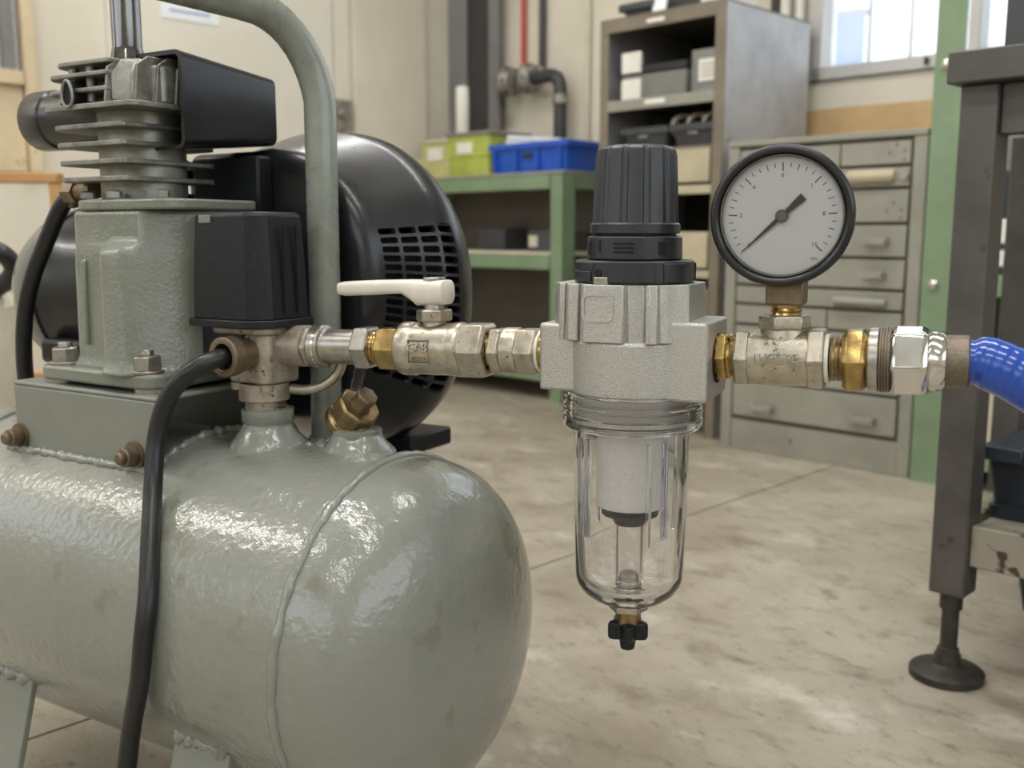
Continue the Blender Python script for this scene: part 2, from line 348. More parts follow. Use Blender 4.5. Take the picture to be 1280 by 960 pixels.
# left wall: steel door, joint strips, window-like timber frame
def lwall(name, b0, b1, z0, z1, m, proud=.012, parent=None, bevel=.002):
    o = rbox(MB(), WA - proud, WA, b0, b1, z0, z1).build(name, m, parent, bevel)
    if not parent: o.rotation_euler = (0, 0, RZ); struct(o)
    return o
d = lwall('door_1', 1.06, 1.655, .0, 1.5, 'door', .016)
struct(lwall('trim_4', 1.662, 1.712, 0, 1.56, 'door', .010))
lwall('trim_5', 1.035, 1.055, 0, 1.56, 'door', .010)
lwall('trim_6', 1.728, 1.99, 0, CEIL, 'wall', .012)
lk = MB(); rbox(lk, WA - .024, WA - .016, 1.648, 1.682, .70, .79); rbox(lk, WA - .022, WA - .010, 1.684, 1.712, .71, .79)
lk.lathe([(-WA + .024, .011), (-WA + .034, .013), (-WA + .044, .009)], 'x', (0, 1.668, .752), 16)
lk.build('door_latch', 'flange', d, .001)
pn_ = room_obj('paper_notice', rbox(MB(), WA - .0185, WA - .0165, 1.165, 1.315, .935, 1.13), 'paper'); tag(pn_, 'white paper notice with pale blue lines taped to the cream door', 'notice')
pr = MB()
for i in range(5): rbox(pr, WA - .0192, WA - .0187, 1.185 + .01 * (i % 2), 1.29 - .02 * (i % 3), .952 + i * .02, .958 + i * .02)
pr.build('printed_lines', 'print', pn_)
# timber window frame at far left of the left wall
wt = bpy.data.objects.new('window_2', None); COL.objects.link(wt); struct(wt); wt.location = rw(WA, .78, .56); wt.rotation_euler = (0, 0, RZ)
wtm = T3((WA, -.78, -.56))
def wl(name, b0, b1, z0, z1, m, pr_=.02): return rbox(MB(wtm), WA - pr_, WA, b0, b1, z0, z1).build(name, m, wt, .002)
wl('post', .840, .866, .56, 1.3, 'cream_wood', .03); wl('rail', .5, .838, .745, .775, 'cream_wood', .03)
wl('louvre_panel', .5, .838, .775, 1.3, 'rack_side', .008)
for i in range(5): wl('slat', .80 - i * .045, .826 - i * .045, .775, 1.3, 'column', .018)
wl('lower_board', .5, .838, .56, .745, 'cream_wood', .014)

# ---- wall pipes
def wall_pipe(name, a, z0, z1, r, m, label):
    o = MB().lathe([(z0, r), (z1, r)], 'z', (-a, WB - r - .004, 0), 14).build(name, m); o.rotation_euler = (0, 0, RZ); return tag(o, label, 'pipe')
wall_pipe('red_conduit', 2.072, .89, 1.9, .0075, 'red_pipe', 'thin red vertical conduit on the cream wall above the pipe flanges')
wall_pipe('black_conduit', 1.996, .89, 1.9, .010, 'black_pipe', 'thin dark vertical conduit rising from the right pipe flange')
wall_pipe('white_conduit', 1.236, .70, 1.9, .0125, 'white_pipe', 'white wall conduit beside the rack, the left of two')
wall_pipe('white_conduit', 1.200, .70, 1.9, .0105, 'white_pipe', 'white wall conduit nearest the window frame, the right of two')
wall_pipe('brown_pipe', 1.262, .70, 1.9, .011, 'iron', 'dark brown thin pipe behind the tall rack, left of the white conduits')
wall_pipe('beige_conduit', 1.83, .66, 1.9, .007, 'beige', 'slim cream conduit between the black elbow pipe and the tall rack')
t = empty('flanged_pipe', rw(2.0, WB, .67), RZ, 'black elbow pipe with grey flanged union mounted on the cream wall', 'pipe')
pm = T3((2.0, -WB, -.67))
for a in (2.092, 2.010):
    f = MB(pm).lathe([(-a - .018, .034), (-a - .004, .042), (-a + .010, .042), (-a + .022, .028)], 'x', (0, WB - .055, .853), 24).build('flange', 'flange', t, .001)
    nb = MB(pm)
    for q in range(6): nb.lathe([(-a - .012, .007), (-a + .016, .007)], 'x', (0, WB - .055 + .034 * math.cos(q * PI / 3), .853 + .034 * math.sin(q * PI / 3)), 6)
    nb.build('flange_bolts', 'iron', f)
pp_ = [(-2.05, WB - .055, .853), (-1.96, WB - .055, .853), (-1.925, WB - .055, .853), (-1.90, WB - .055, .842), (-1.889, WB - .055, .815), (-1.889, WB - .055, .79), (-1.889, WB - .055, .05)]
MB(pm).tube(pp_[:2] + smooth_path(pp_[1:6], 5) + [pp_[6]], .0185, 16).build('elbow_pipe', 'black_pipe', t)
MB(pm).lathe([(.775, .023), (.80, .023)], 'z', (-1.889, WB - .055, 0), 18).build('collar', 'flange', t, .001)

# ---- green work table against the wall
t = empty('work_table', rw(2.0, 1.95), RZ, 'green steel work table with a lower shelf in the far corner', 'table')
tm = T3((2.0, -1.95, 0))
TA0, TA1, TB0, TB1 = 1.672, 2.34, 1.85, 2.05
def tb(name, a0, a1, b0, b1, z0, z1, m='green', bev=.002): return rbox(MB(tm), a0, a1, b0, b1, z0, z1).build(name, m, t, bev)
tb('table_top', TA0 + .002, TA1, TB0 + .003, TB1, .572, .580, 'cabinet')
tb('front_rail', TA0 + .05, TA1, TB0 + .002, TB0 + .012, .536, .571); tb('side_rail', TA0 + .002, TA0 + .012, TB0 + .05, TB1, .536, .571)
tb('shelf', TA0 + .004, TA1, TB0 + .004, TB1, .372, .380, 'beige'); tb('shelf_rail', TA0 + .05, TA1, TB0 + .002, TB0 + .010, .336, .371)
tb('shelf', TA0 + .004, TA1, TB0 + .004, TB1, .072, .080, 'rack'); tb('shelf_rail', TA0 + .05, TA1, TB0 + .002, TB0 + .010, .05, .071)
for a, b in ((TA0, TB0), (TA0, TB1 - .04), (TA1 - .04, TB0), (TA1 - .04, TB1 - .04)):
    mb = MB(tm); sa = a if a == TA0 else a + .036; sb = b if b == TB0 else b + .036
    rbox(mb, a, a + .042, sb, sb + .004, 0, .570); rbox(mb, sa, sa + .004, b, b + .042, 0, .570); mb.build('leg', 'green', t)
tb('back_panel', TA0 + .05, TA1 - .05, TB1 - .006, TB1 - .001, .081, .335, 'taupe')  # added dark sheet, stands in for the shaded wall below the middle shelf
tb('back_panel', TA0 + .05, TA1 - .05, TB1 - .006, TB1 - .001, .381, .57, 'taupe')  # same added sheet above the shelf, shade put into its colour
def open_bin(name, a0, a1, b0, b1, z0, z1, m, label, cat='bin', wall=.006, taper=.008, lip=.006, group=None, ribs=0, parent=None):
    ca, cb = (a0 + a1) / 2, (b0 + b1) / 2
    r = empty(name, rw(ca, cb, z0), RZ, label, cat, group)
    hw, hd, h = (a1 - a0) / 2, (b1 - b0) / 2, z1 - z0
    def ring(i, z): return [(p[0], p[1], z) for p in rrect(-hw + i, hw - i, -hd + i, hd - i, .008, 3)]
    MB().loft([ring(taper, 0), ring(0, h), ring(wall, h), ring(taper + wall, .006)], (True, True)).build('tub', m, r)
    MB().loft([ring(-lip, h - .012), ring(-lip, h), ring(-lip + .002, h + .002), ring(wall, h + .002), ring(wall, h - .004), ring(.0, h - .012)], (False, False)).build('rim', m, r)
    for i in range(ribs):
        x = -hw + .02 + (2 * hw - .04) * i / max(1, ribs - 1)
        MB().box(x - .004, x + .004, -hd - .004, -hd + .004 + taper, .006, h - .012).build('rib', m, r)
    return r, hw, hd, h
b_, hw, hd, h = open_bin('parts_tray', 1.674, 1.945, 1.862, 2.04, .5805, .652, 'blue_bin', 'blue plastic tray of papers at the corner of the green table', 'tray', ribs=4)
MB().box(-.018, .018, -hd - .001, -hd + .006, h * .5, h * .66).build('hand_slot', 'navy_bin', b_, .002)
for i in range(3):
    o = MB(Matrix.Rotation(R(6), 4, 'Y')).box(-.10 + .004 * i, .095, -.07, .07, 0, .011).build('paper_stack', 'paper'); o.location = rw(1.812, 1.955, .634 + .013 * i); o.rotation_euler = (0, 0, RZ)
    tag(o, ['lowest white paper stack in the blue tray', 'middle white paper stack in the blue tray', 'topmost white paper stack sticking out of the blue tray'][i], 'papers', 'paper stacks in the blue tray')
r = empty('storage_box', rw(2.046, 1.955, .5805), RZ, 'lime green plastic box with a grey lid beside the blue tray', 'box')
MB().loft([[(p[0] * k, p[1] * k, z) for p in rrect(-.083, .083, -.08, .08, .01, 3)] for k, z in ((.95, 0), (1, .05), (1.03, .051), (1.03, .056), (1.0, .057), (1.02, .106))]).build('body', 'lime', r)
MB().prism(rrect(-.09, .09, -.086, .086, .01, 3), .106, .116).build('lid', 'grey_box', r, .002); MB().box(-.04, .02, -.083, -.079, .06, .09).build('label_sticker', 'white', r)
r = empty('storage_box', rw(2.212, 1.965, .5805), RZ, 'yellow cream box with a white sticker at the left end of the green table', 'box')
MB().prism(rrect(-.066, .066, -.06, .06, .008, 3), 0, .1).build('body', 'pale_yellow', r, .002); MB().box(-.03, .03, -.064, -.0595, .05, .085).build('label_sticker', 'white', r)
MB().prism(rrect(-.07, .07, -.064, .064, .008, 3), .1, .108).build('lid', 'beige', r, .002)
o = MB().lathe([(0, .016), (.004, .018), (.128, .018), (.132, .015)], 'z', (0, 0, 0), 20).build('paper_roll', 'white'); o.location = rw(2.125, 1.93, .6965); tag(o, 'upright white paper roll standing on the lime green box', 'roll')
r = empty('label_bin', rw(1.775, 1.95, .3805), RZ, 'dark box with a cream label on the middle shelf of the green table', 'box')
MB().prism(rrect(-.045, .075, -.075, .06, .004, 2), 0, .052).build('body', 'dark_bin', r, .002); MB().box(-.037, -.008, -.077, -.0745, .012, .04).build('label_sticker', 'beige', r)
o = MB().box(-.05, .05, -.05, .05, 0, .06).build('parts_box', 'dark_bin', None, .003); o.location = rw(2.02, 1.99, .3805); o.rotation_euler = (0, 0, RZ); tag(o, 'plain black box at the back of the middle green shelf', 'box')
o = MB().tube([(0, 0, .004), (.045, .04, .24)], .006, 10).build('pry_bar', 'iron'); o.location = rw(1.79, 1.97, .081); o.rotation_euler = (0, 0, RZ); tag(o, 'black bar leaning under the middle shelf of the green table', 'bar')
b_, *_ = open_bin('floor_bin', 1.86, 2.10, 1.89, 2.05, .0805, .15, 'navy_bin', 'dark bin on the bottom shelf of the green table', 'bin')
o = MB().prism([(-.02, 0), (.02, 0), (.018, .05), (-.01, .06)], -.04, .04, 'y').build('rag_bundle', 'beige', None, .008); o.location = rw(2.30, 1.90, .5805); o.rotation_euler = (0, 0, RZ); tag(o, 'crumpled beige rag bundle left of the boxes on the green table', 'rag')

# ---- tall rack
RK = (1.156, 1.478, 1.752, 2.085)
t = empty('tall_rack', rw(1.317, 1.92), RZ, 'tall brown grey steel rack of bins and drawers by the window', 'rack')
km = T3((1.317, -1.92, 0))
def rk(name, a0, a1, b0, b1, z0, z1, m='rack', bev=.0015): return rbox(MB(km), a0, a1, b0, b1, z0, z1).build(name, m, t, bev)
rk('side_panel', 1.156, 1.160, 1.756, 2.085, 0, .882, 'rack_side'); rk('side_panel', 1.474, 1.478, 1.756, 2.085, 0, .882, 'rack_side')
rk('back_panel', 1.160, 1.474, 2.080, 2.085, 0, .882, 'iron'); rk('top_panel', 1.156, 1.478, 1.752, 2.085, .882, .886, 'rack')
rk('front_post', 1.156, 1.180, 1.752, 1.758, 0, .882); rk('front_post', 1.455, 1.478, 1.752, 1.758, 0, .882); rk('top_rail', 1.180, 1.455, 1.752, 1.758, .856, .882)
for z in (.712, .606, .525, .35, .10):
    rk('shelf', 1.160, 1.474, 1.758, 2.08, z - .006, z)
for z0, z1 in ((.690, .713), (.508, .526), (.335, .351), (.085, .101)): rk('shelf_rail', 1.180, 1.455, 1.752, 1.758, z0, z1, 'cabinet' if z0 == .69 else 'drawer_cream')
for z0, z1 in ((.532, .5995), (.356, .43), (.11, .20), (.215, .31)):
    o = rk('drawer', 1.184, 1.452, 1.750, 2.02, z0, z1, 'drawer_cream')
    MB(km).box(-1.34, -1.29, 1.737, 1.750, z0 + .03, z0 + .042).build('handle', 'rack', o, .002)
def sticker(a0, a1, z0, z1): return rk('label_sticker', a0, a1, 1.7505, 1.752, z0, z1, 'white', 0)
sticker(1.305, 1.350, .864, .872); sticker(1.300, 1.352, .698, .708)
for z, m, lab in ((.7125, 'grey_box', 'grey tray with a white end on the upper rack shelf, lower of two'), (.769, 'dark_bin', 'dark tray with a white end on the upper rack shelf, upper of two')):
    r = empty('part_tray', rw(1.345, 1.86, z), RZ, lab, 'tray', 'trays on the upper rack shelf')
    def ring(i, zz): return [(p[0], p[1], zz) for p in rrect(-.085 + i, .085 - i, -.09 + i, .09 - i, .004, 2)]
    hh = .052 if z < .75 else .014
    MB().loft([ring(.006, 0), ring(0, hh), ring(.005, hh), ring(.010, .005)]).build('tub', m, r)
    MB().box(-.083, -.032, -.094, -.086, .001, .044).build('card_front', 'white', r, .001)
r = empty('file_box', rw(1.212, 1.86, .7125), RZ, 'grey box with a large white label on the upper rack shelf', 'box')
MB().prism(rrect(-.036, .036, -.09, .09, .003, 2), 0, .086).build('body', 'grey_box', r, .002); lb = MB().box(-.016, .034, -.0925, -.0898, .022, .066).build('label_sticker', 'white', r)
mb = MB()
for i in range(4): mb.box(-.010, .028 - .006 * (i % 2), -.0930, -.0926, .030 + i * .008, .033 + i * .008)
mb.build('printed_lines', 'text_grey', lb)
for a0, a1, lab in ((1.311, 1.432, 'charcoal bin in the left half of the second rack opening'), (1.185, 1.299, 'charcoal bin of metal rings in the right half of the second rack opening')):
    b_, hw, hd, h = open_bin('shelf_bin', a0, a1, 1.775, 1.95, .6065, .652, 'dark_bin', lab, 'bin', group='charcoal bins on the rack')
    MB().box(-.012, .012, -hd - .003, -hd + .004, h * .55, h * .68).build('card_holder', 'cabinet', b_, .001)
for i, a in enumerate((1.285, 1.246, 1.207)):
    mb = MB(); rg = [(.022 * math.cos(q * PI / 12), 0, .022 * math.sin(q * PI / 12)) for q in range(25)]
    mb.tube(rg, .006, 8); o = mb.build('steel_ring', 'ring'); o.location = rw(a, 1.800, .651); o.rotation_euler = (0, 0, RZ + R(35))
    tag(o, ['steel ring in the right rack bin, leftmost of three', 'steel ring in the right rack bin, middle of three', 'steel ring in the right rack bin, rightmost of three'][i], 'ring', 'steel rings in the rack bin')
b_, *_ = open_bin('top_tray', 1.355, 1.44, 1.775, 1.93, .8865, .915, 'dark_bin', 'small charcoal tray at the left end of the rack top', 'tray')
o = MB().box(-.045, .045, -.07, .07, 0, .075).build('toolbox', 'black_pipe', None, .003); o.location = rw(1.298, 1.87, .8865); o.rotation_euler = (0, 0, RZ); tag(o, 'black case in the middle of the rack top', 'case')
o = MB().box(-.017, .017, -.0015, .0015, 0, .028).build('paper_tag', 'paper'); o.location = rw(1.335, 1.772, .8865); o.rotation_euler = (R(-12), 0, RZ); tag(o, 'small white paper tag on the front edge of the rack top', 'tag')
o = MB().box(-.035, .035, -.05, .05, 0, .03).build('card_box', 'white', None, .002); o.location = rw(1.215, 1.85, .8865); o.rotation_euler = (0, 0, RZ); tag(o, 'white carton at the right end of the rack top', 'carton')

# ---- grey drawer cabinet
t = empty('drawer_cabinet', rw(.918, 1.9), RZ, 'grey enamel cabinet of many drawers under the window', 'cabinet')
cm = T3((.918, -1.9, 0))
def cb(name, a0, a1, b0, b1, z0, z1, m='cabinet', bev=.0015, parent=None): return rbox(MB(cm), a0, a1, b0, b1, z0, z1).build(name, m, parent or t, bev)
C0_, C1_ = .722, 1.112
cb('body', C0_ + .003, C1_ - .003, 1.722, 2.10, .0, .592, 'rack'); cb('top_panel', C0_, C1_, 1.708, 2.105, .592, .603)
cb('side_stile', C0_, C0_ + .024, 1.71, 1.722, 0, .592); cb('side_stile', C1_ - .024, C1_, 1.71, 1.722, 0, .592); cb('plinth', C0_ + .024, C1_ - .024, 1.712, 1.722, 0, .060)
x0, x1 = C0_ + .027, C1_ - .027
rows = [(.545, .585, (.878,)), (.507, .541, ()), (.446, .503, (.95,)), (.386, .442, ()), (.330, .382, ()), (.293, .326, ()), (.253, .289, (.89,)), (.167, .249, ()), (.142, .163, (.89, .94)), (.068, .138, ())]
def pull(dr, a, z, wd=.036): MB(cm).box(-a - wd / 2, -a + wd / 2, 1.688, 1.694, z - .003, z + .009).box(-a - wd / 2, -a - wd / 2 + .004, 1.694, 1.708, z - .003, z + .009).box(-a + wd / 2 - .004, -a + wd / 2, 1.694, 1.708, z - .003, z + .009).build('handle', 'cabinet', dr, .001)
for z0, z1, cuts in rows:
    xs = [x0] + list(sorted(cuts)) + [x1]
    for i in range(len(xs) - 1):
        dr = cb('drawer', xs[i] + .0015, xs[i + 1] - .0015, 1.7085, 1.721, z0 + .001, z1 - .001)
        if z0 == .507: MB(cm).lathe([(-.862, .0095), (-.858, .0125), (-.782, .0125), (-.775, .0095)], 'x', (0, 1.708, .5255), 14).build('cup_handle', 'drawer_cream', dr); MB(cm).lathe([(1.703, .006), (1.709, .006)], 'y', (-.757, 0, .524), 12).build('lock', 'steel', dr)
        if z0 == .386: pull(dr, .80, .411, .04); pull(dr, 1.03, .411, .04)
        if z0 == .330: pull(dr, .80, .352, .036); pull(dr, 1.03, .352, .036)
        if z0 == .293: MB(cm).lathe([(-.875, .008), (-.79, .008), (-.778, .006)], 'x', (0, 1.704, .306), 12).build('cup_handle', 'cabinet', dr)
        if z0 == .068: pull(dr, .808, .092, .046); pull(dr, 1.012, .089, .046)
        if z0 in (.545, .446) and xs[i] == x0:
            mb = MB(cm)
            for (da, dz) in ((.012, .022), (.038, .020), (.026, .034), (.012, .008)): mb.lathe([(1.7075, .0035), (1.7095, .0035)], 'y', (-(x0 + da), 0, z0 + dz), 8)
            mb.build('screw_plugs', 'rack', dr)
# ---- green shelving on the right
t = empty('green_shelving', rw(.69, 1.72), RZ, 'tall pale green shelving post with bolted shelf beside the drawer cabinet', 'shelving')
gm = T3((.69, -1.72, 0))
def gs(name, a0, a1, b0, b1, z0, z1, m='green'): return rbox(MB(gm), a0, a1, b0, b1, z0, z1).build(name, m, t, .001)
mb = MB(gm); rbox(mb, .667, .715, 1.70, 1.704, 0, 1.7); rbox(mb, .712, .716, 1.704, 1.745, 0, 1.7); mb.build('post', 'green', t)
mb = MB(gm); rbox(mb, -.06, -.01, 1.70, 1.704, 0, 1.7); rbox(mb, -.06, -.056, 1.704, 1.745, 0, 1.7); mb.build('post', 'green', t)
mb = MB(gm); rbox(mb, .667, .715, 2.05, 2.054, 0, 1.7); rbox(mb, .712, .716, 2.01, 2.05, 0, 1.7); mb.build('post', 'green', t)
for z, in ((.36,), (.07,)): gs('shelf', -.01, .71, 1.706, 2.05, z - .006, z, 'beige'); gs('shelf_rail', -.01, .667, 1.700, 1.706, z - .034, z + .001)
for a, z in ((.694, .700), (.694, .342), (.694, .17)): MB(gm).lathe([(1.692, .004), (1.695, .0085), (1.700, .009)], 'y', (-a, 0, z), 14).build('bolt', 'chrome', t)
r = empty('parts_crate', rw(.56, 1.85, .3605), RZ, 'white drawer box stacked on the green shelf, upper of two', 'box', 'boxes on the right green shelf')
MB().box(-.11, .11, -.12, .12, .05, .09).build('body', 'white', r, .003); MB().box(-.11, .11, -.121, .121, .042, .05).build('base', 'navy_bin', r)
r2 = empty('parts_crate', rw(.56, 1.85, .3605), RZ, 'white drawer box on the green shelf, lower of two', 'box', 'boxes on the right green shelf')
MB().box(-.11, .11, -.12, .12, .012, .041).build('body', 'white', r2, .003); MB().box(-.11, .11, -.121, .121, 0, .012).build('base', 'navy_bin', r2)
o = MB().box(-.11, .11, -.11, .11, 0, .075).build('case', 'navy_bin', None, .003); o.location = rw(.56, 1.85, .451); o.rotation_euler = (0, 0, RZ); tag(o, 'dark case on top of the white boxes on the green shelf', 'case')
o = MB().box(-.1, .1, -.1, .1, 0, .1).build('carton', 'grey_box', None, .003); o.location = rw(.56, 1.86, .527); o.rotation_euler = (0, 0, RZ); tag(o, 'grey carton topmost on the green shelf behind the bench legs', 'carton')
o = MB().box(-.1, .1, -.1, .1, 0, .10).build('carton', 'beige', None, .003); o.location = rw(.55, 1.86, .0705); o.rotation_euler = (0, 0, RZ); tag(o, 'beige carton on the bottom green shelf', 'carton')
for i in range(3):
    o = MB().tube([(0, -.05, 0), (0, .05, 0)], .013, 12).build('coil', 'white'); o.location = rw(.695 - .002 * i, 1.83, .375 + .0265 * i); o.rotation_euler = (0, 0, RZ)
    tag(o, ['white roll lying on the green shelf, lowest of three', 'white roll on the green shelf, middle of three', 'white roll on the green shelf, topmost of three'][i], 'roll', 'white rolls beside the green post')

# ---- steel bench front right
t = empty('steel_bench', rw(.0, 1.15), RZ, 'dark worn steel workbench with levelling feet at right', 'bench')
bm_ = T3((.0, -1.15, 0))
def be(name, a0, a1, b0, b1, z0, z1, m='bench', bev=.0015): return rbox(MB(bm_), a0, a1, b0, b1, z0, z1).build(name, m, t, bev)
be('table_top', -.45, .378, .925, 1.40, .560, .5875)
for a, b in ((.337, .938), (.337, 1.36), (-.44, .938), (-.44, 1.36)):
    lg = be('leg', a, a + .033, b, b + .033, .087, .5598, 'bench', .002)
    MB(bm_).lathe([(.012, .012), (.03, .010), (.031, .008), (.07, .008), (.0705, .0105), (.0875, .0105)], 'z', (-a - .0165, b + .0165, 0), 18).build('levelling_screw', 'iron', lg)
    MB(bm_).lathe([(0, .0335), (.001, .0345), (.0075, .0345), (.0095, .032), (.0120, .0165), (.0145, .0130), (.024, .0120)], 'z', (-a - .0165, b + .0165, 0), 32).build('foot_pad', 'iron', lg)
be('apron', -.407, .3365, .945, .960, .515, .5598); be('apron', .346, .362, .971, 1.36, .525, .5598); be('upright', .3475, .3755, 1.09, 1.12, .1585, .5245)
be('stretcher', -.407, .3365, .945, .957, .118, .158, 'bench_low'); be('stretcher', .346, .362, .971, 1.36, .118, .158, 'bench_low')
be('low_shelf', -.407, .336, .957, 1.36, .150, .157, 'bench_low')
r = empty('tool_case', rw(.2, 1.06, .588), RZ, 'dark grey steel tool case with a wire handle on the bench top', 'case')
MB().prism(rrect(-.155, .16, -.07, .07, .004, 2), 0, .055).build('body', 'dark_bin', r, .003)
MB().tube(smooth_path([(-.125, -.088, .001), (-.122, -.088, .013), (-.11, -.088, .017), (-.07, -.088, .017), (-.058, -.088, .012), (-.055, -.088, .001)], 5), .0025, 8).build('handle', 'steel', r)
# tray on low shelf with stepped rim, bin under it
r = empty('stacking_tray', rw(.192, 1.075, .1575), RZ, 'black stacking tray with a stepped rim on the bench low shelf', 'tray')
mb = MB()
def ring(i, z): return [(p[0], p[1], z) for p in rrect(-.152 + i, .155 - i, -.09 + i, .12 - i, .006, 3)]
mb.loft([ring(.006, 0), ring(.004, .012), ring(.008, .013), ring(.002, .058), ring(.008, .058), ring(.014, .01)]); mb.build('tub', 'navy_bin', r)
MB().box(-.154, -.115, -.098, .125, .058, .072).build('rim_corner', 'navy_bin', r, .002); MB().box(-.115, .158, -.098, -.086, .056, .064).build('rim', 'navy_bin', r, .002); MB().box(-.115, .158, .110, .125, .056, .064).build('rim', 'navy_bin', r, .002)
b_, *_ = open_bin('waste_bin', .17, .378, 1.172, 1.33, 0.0005, .108, 'navy_bin', 'black bin on the floor under the steel bench', 'bin', taper=.016)

# ---- far left: small wooden frame stand, grey drum with black hose
t = empty('wooden_stand', rw(1.59, .53), R(3), 'small orange wooden stand behind the compressor at left', 'stand')
MB().box(-.25, .084, -.014, .014, .501, .516).build('top_rail', 'wood', t, .002); MB().box(.070, .084, -.012, .012, 0, .5005).build('leg', 'wood', t, .002)
MB().box(-.25, -.228, -.012, .012, 0, .5005).build('leg', 'wood', t, .002); MB().box(-.228, .070, -.008, .008, .20, .22).build('cross_rail', 'wood', t, .002)
t = empty('grey_drum', (-.70, 1.22, 0), 0, 'pale grey container with black elbow hose at the left edge', 'container')
MB().lathe([(0, .085), (.01, .09), (.34, .09), (.365, .07), (.385, .05), (.395, .05)], 'z', (0, 0, 0), 36).build('body', 'beige', t)
MB().tube(smooth_path([(.06, 0, .355), (.100, -.02, .375), (.108, -.03, .395), (.085, -.04, .412), (.0, -.04, .42), (-.12, -.03, .42)], 6), .011, 12).build('hose', 'rubber', t)
#@@COMP
# ================================================================== THE COMPRESSOR (frame: x along the tank, y across it away from the camera)
ZC = .1801; R0 = .1116; PHI = .5433
comp = empty('air_compressor', (-.0711, .6035, 0), -PHI, 'grey green tank air compressor with black motor shroud', 'compressor')
CM = T3((0, 0, ZC))
def C(): return MB(CM)
# tank
prof = []
for k in range(17):
    a = PI / 2 * (1 - k / 16); prof.append((-.372 - .0637 * math.sin(a) ** (2 / 2.3), R0 * max(.002, math.cos(a)) ** (2 / 2.48) if k else .0005))
prof += [(-.372 + .03 * i, R0) for i in range(1, 12)] + [(-.012, R0), (-.006, R0 + .0006)]
for k in range(22):
    a = PI / 2 * k / 21; prof.append((.0637 * math.sin(a) ** (2 / 2.48), R0 * max(.0, math.cos(a)) ** (2 / 2.48) if k < 21 else .0005))
tank = C().lathe(prof, 'x', (0, 0, 0), 128).build('tank', 'tank', comp, sharp=60)
def bead(pts, r, name, parent, amp=.35, m='tank', seg=8):
    rr = [r * (1 + amp * random.uniform(-1, 1)) for _ in pts]; rr[0] = rr[-1] = r * .4
    return C().tube(pts, rr, seg).build(name, m, parent, sharp=80)
ringpts = [(-.001 + .0007 * random.uniform(-1, 1), R0 * math.cos(a), R0 * math.sin(a)) for a in [2 * PI * i / 150 for i in range(151)]]
bead(ringpts, .0028, 'weld_seam', tank, .22)
bead([(-.36, R0 * math.cos(a), R0 * math.sin(a)) for a in [2 * PI * i / 100 for i in range(101)]], .0028, 'weld_seam', tank, .22)
bn = -.0567
bead([(-.312 + .0022 * i, bn - .0015 + .0008 * random.uniform(-1, 1), .0955 + .0008 * random.uniform(-1, 1)) for i in range(71)], .0030, 'weld_bead', tank, .3)
bead([(-.155 + .002 * random.uniform(-.3, .3), -.052 + .0021 * i, math.sqrt(R0 ** 2 - (-.052 + .0021 * i) ** 2) + .001) for i in range(48)], .0032, 'weld_bead', tank, .35)
# feet
for tc_, ln in ((-.072, .046), (-.262, .05)):
    for sgn in (1, -1):
        f = C()
        y0, z0 = sgn * .0975, -.0525; y1, z1 = sgn * .128, -.165
        nrm = Vector((0, z0 - z1, -(y0 - y1))).normalized() * .0025
        vs = []
        for x in (tc_ - ln / 2, tc_ + ln / 2):
            for (yy, zz) in ((y0, z0), (y1, z1)):
                vs += [(x, yy + nrm.y, zz + nrm.z), (x, yy - nrm.y, zz - nrm.z)]
        f.add(vs, [(0, 1, 3, 2), (4, 6, 7, 5), (0, 2, 6, 4), (1, 5, 7, 3), (0, 4, 5, 1), (2, 3, 7, 6)])
        f.box(tc_ - ln / 2, tc_ + ln / 2, min(y1, y1 + sgn * .02), max(y1, y1 + sgn * .02), -.171, -.164)
        ft = f.build('foot', 'bracket', comp, .001)
        C().box(tc_ - ln / 2 + .004, tc_ + ln / 2 - .004, min(y1 - sgn * .002, y1 + sgn * .022), max(y1 - sgn * .002, y1 + sgn * .022), -.180, -.171).build('rubber_pad', 'rubber', ft, .001)
    bead([(tc_ - ln / 2 + .0023 * i, -.0985, -.0515 + .001 * random.uniform(-1, 1)) for i in range(int(ln / .0023))], .0038, 'weld_bead', ft, .45)
# welded bosses
def boss(t_, n_, u0, r, name, hexa=False):
    um = math.sqrt(R0 ** 2 - n_ ** 2)
    def wob(k, i): return (.0009 * math.sin(i * 2 * PI * 4 / 36 + k) + .0005 * math.sin(i * 2 * PI * 7 / 36 + 2 * k)) * (1 if k < 4 else 0)
    b = C().lathe([(um - .010, r * 1.75), (um - .001, r * 1.62), (um + .004, r * 1.3), (um + .009, r * 1.08), (um + .012, r * .97), (u0 - .009, r * .97), (u0 - .008, r * 1.05), (u0, r * 1.05), (u0 + .001, r * .8)], 'z', (t_, n_, 0), 36, wob=wob).build(name, 'tank', comp, sharp=60)
    return b
boss(-.108, 0, .1335, .0165, 'tank_boss'); boss(-.0435, .0146, .1235, .0155, 'tank_boss')
lump = C()
for q in ((-.072, .012, .0035), (-.066, .006, .003), (-.062, .012, .0025), (-.077, .005, .002)):
    um = math.sqrt(R0 ** 2 - q[1] ** 2); lump.lathe([(um - .002, q[2] * 1.6), (um + q[2] * .3, q[2] * 1.2), (um + q[2] * .6, q[2] * .5), (um + q[2] * .7, .0002)], 'z', (q[0], q[1], 0), 12)
lump.build('weld_spatter', 'tank', tank, sharp=80)
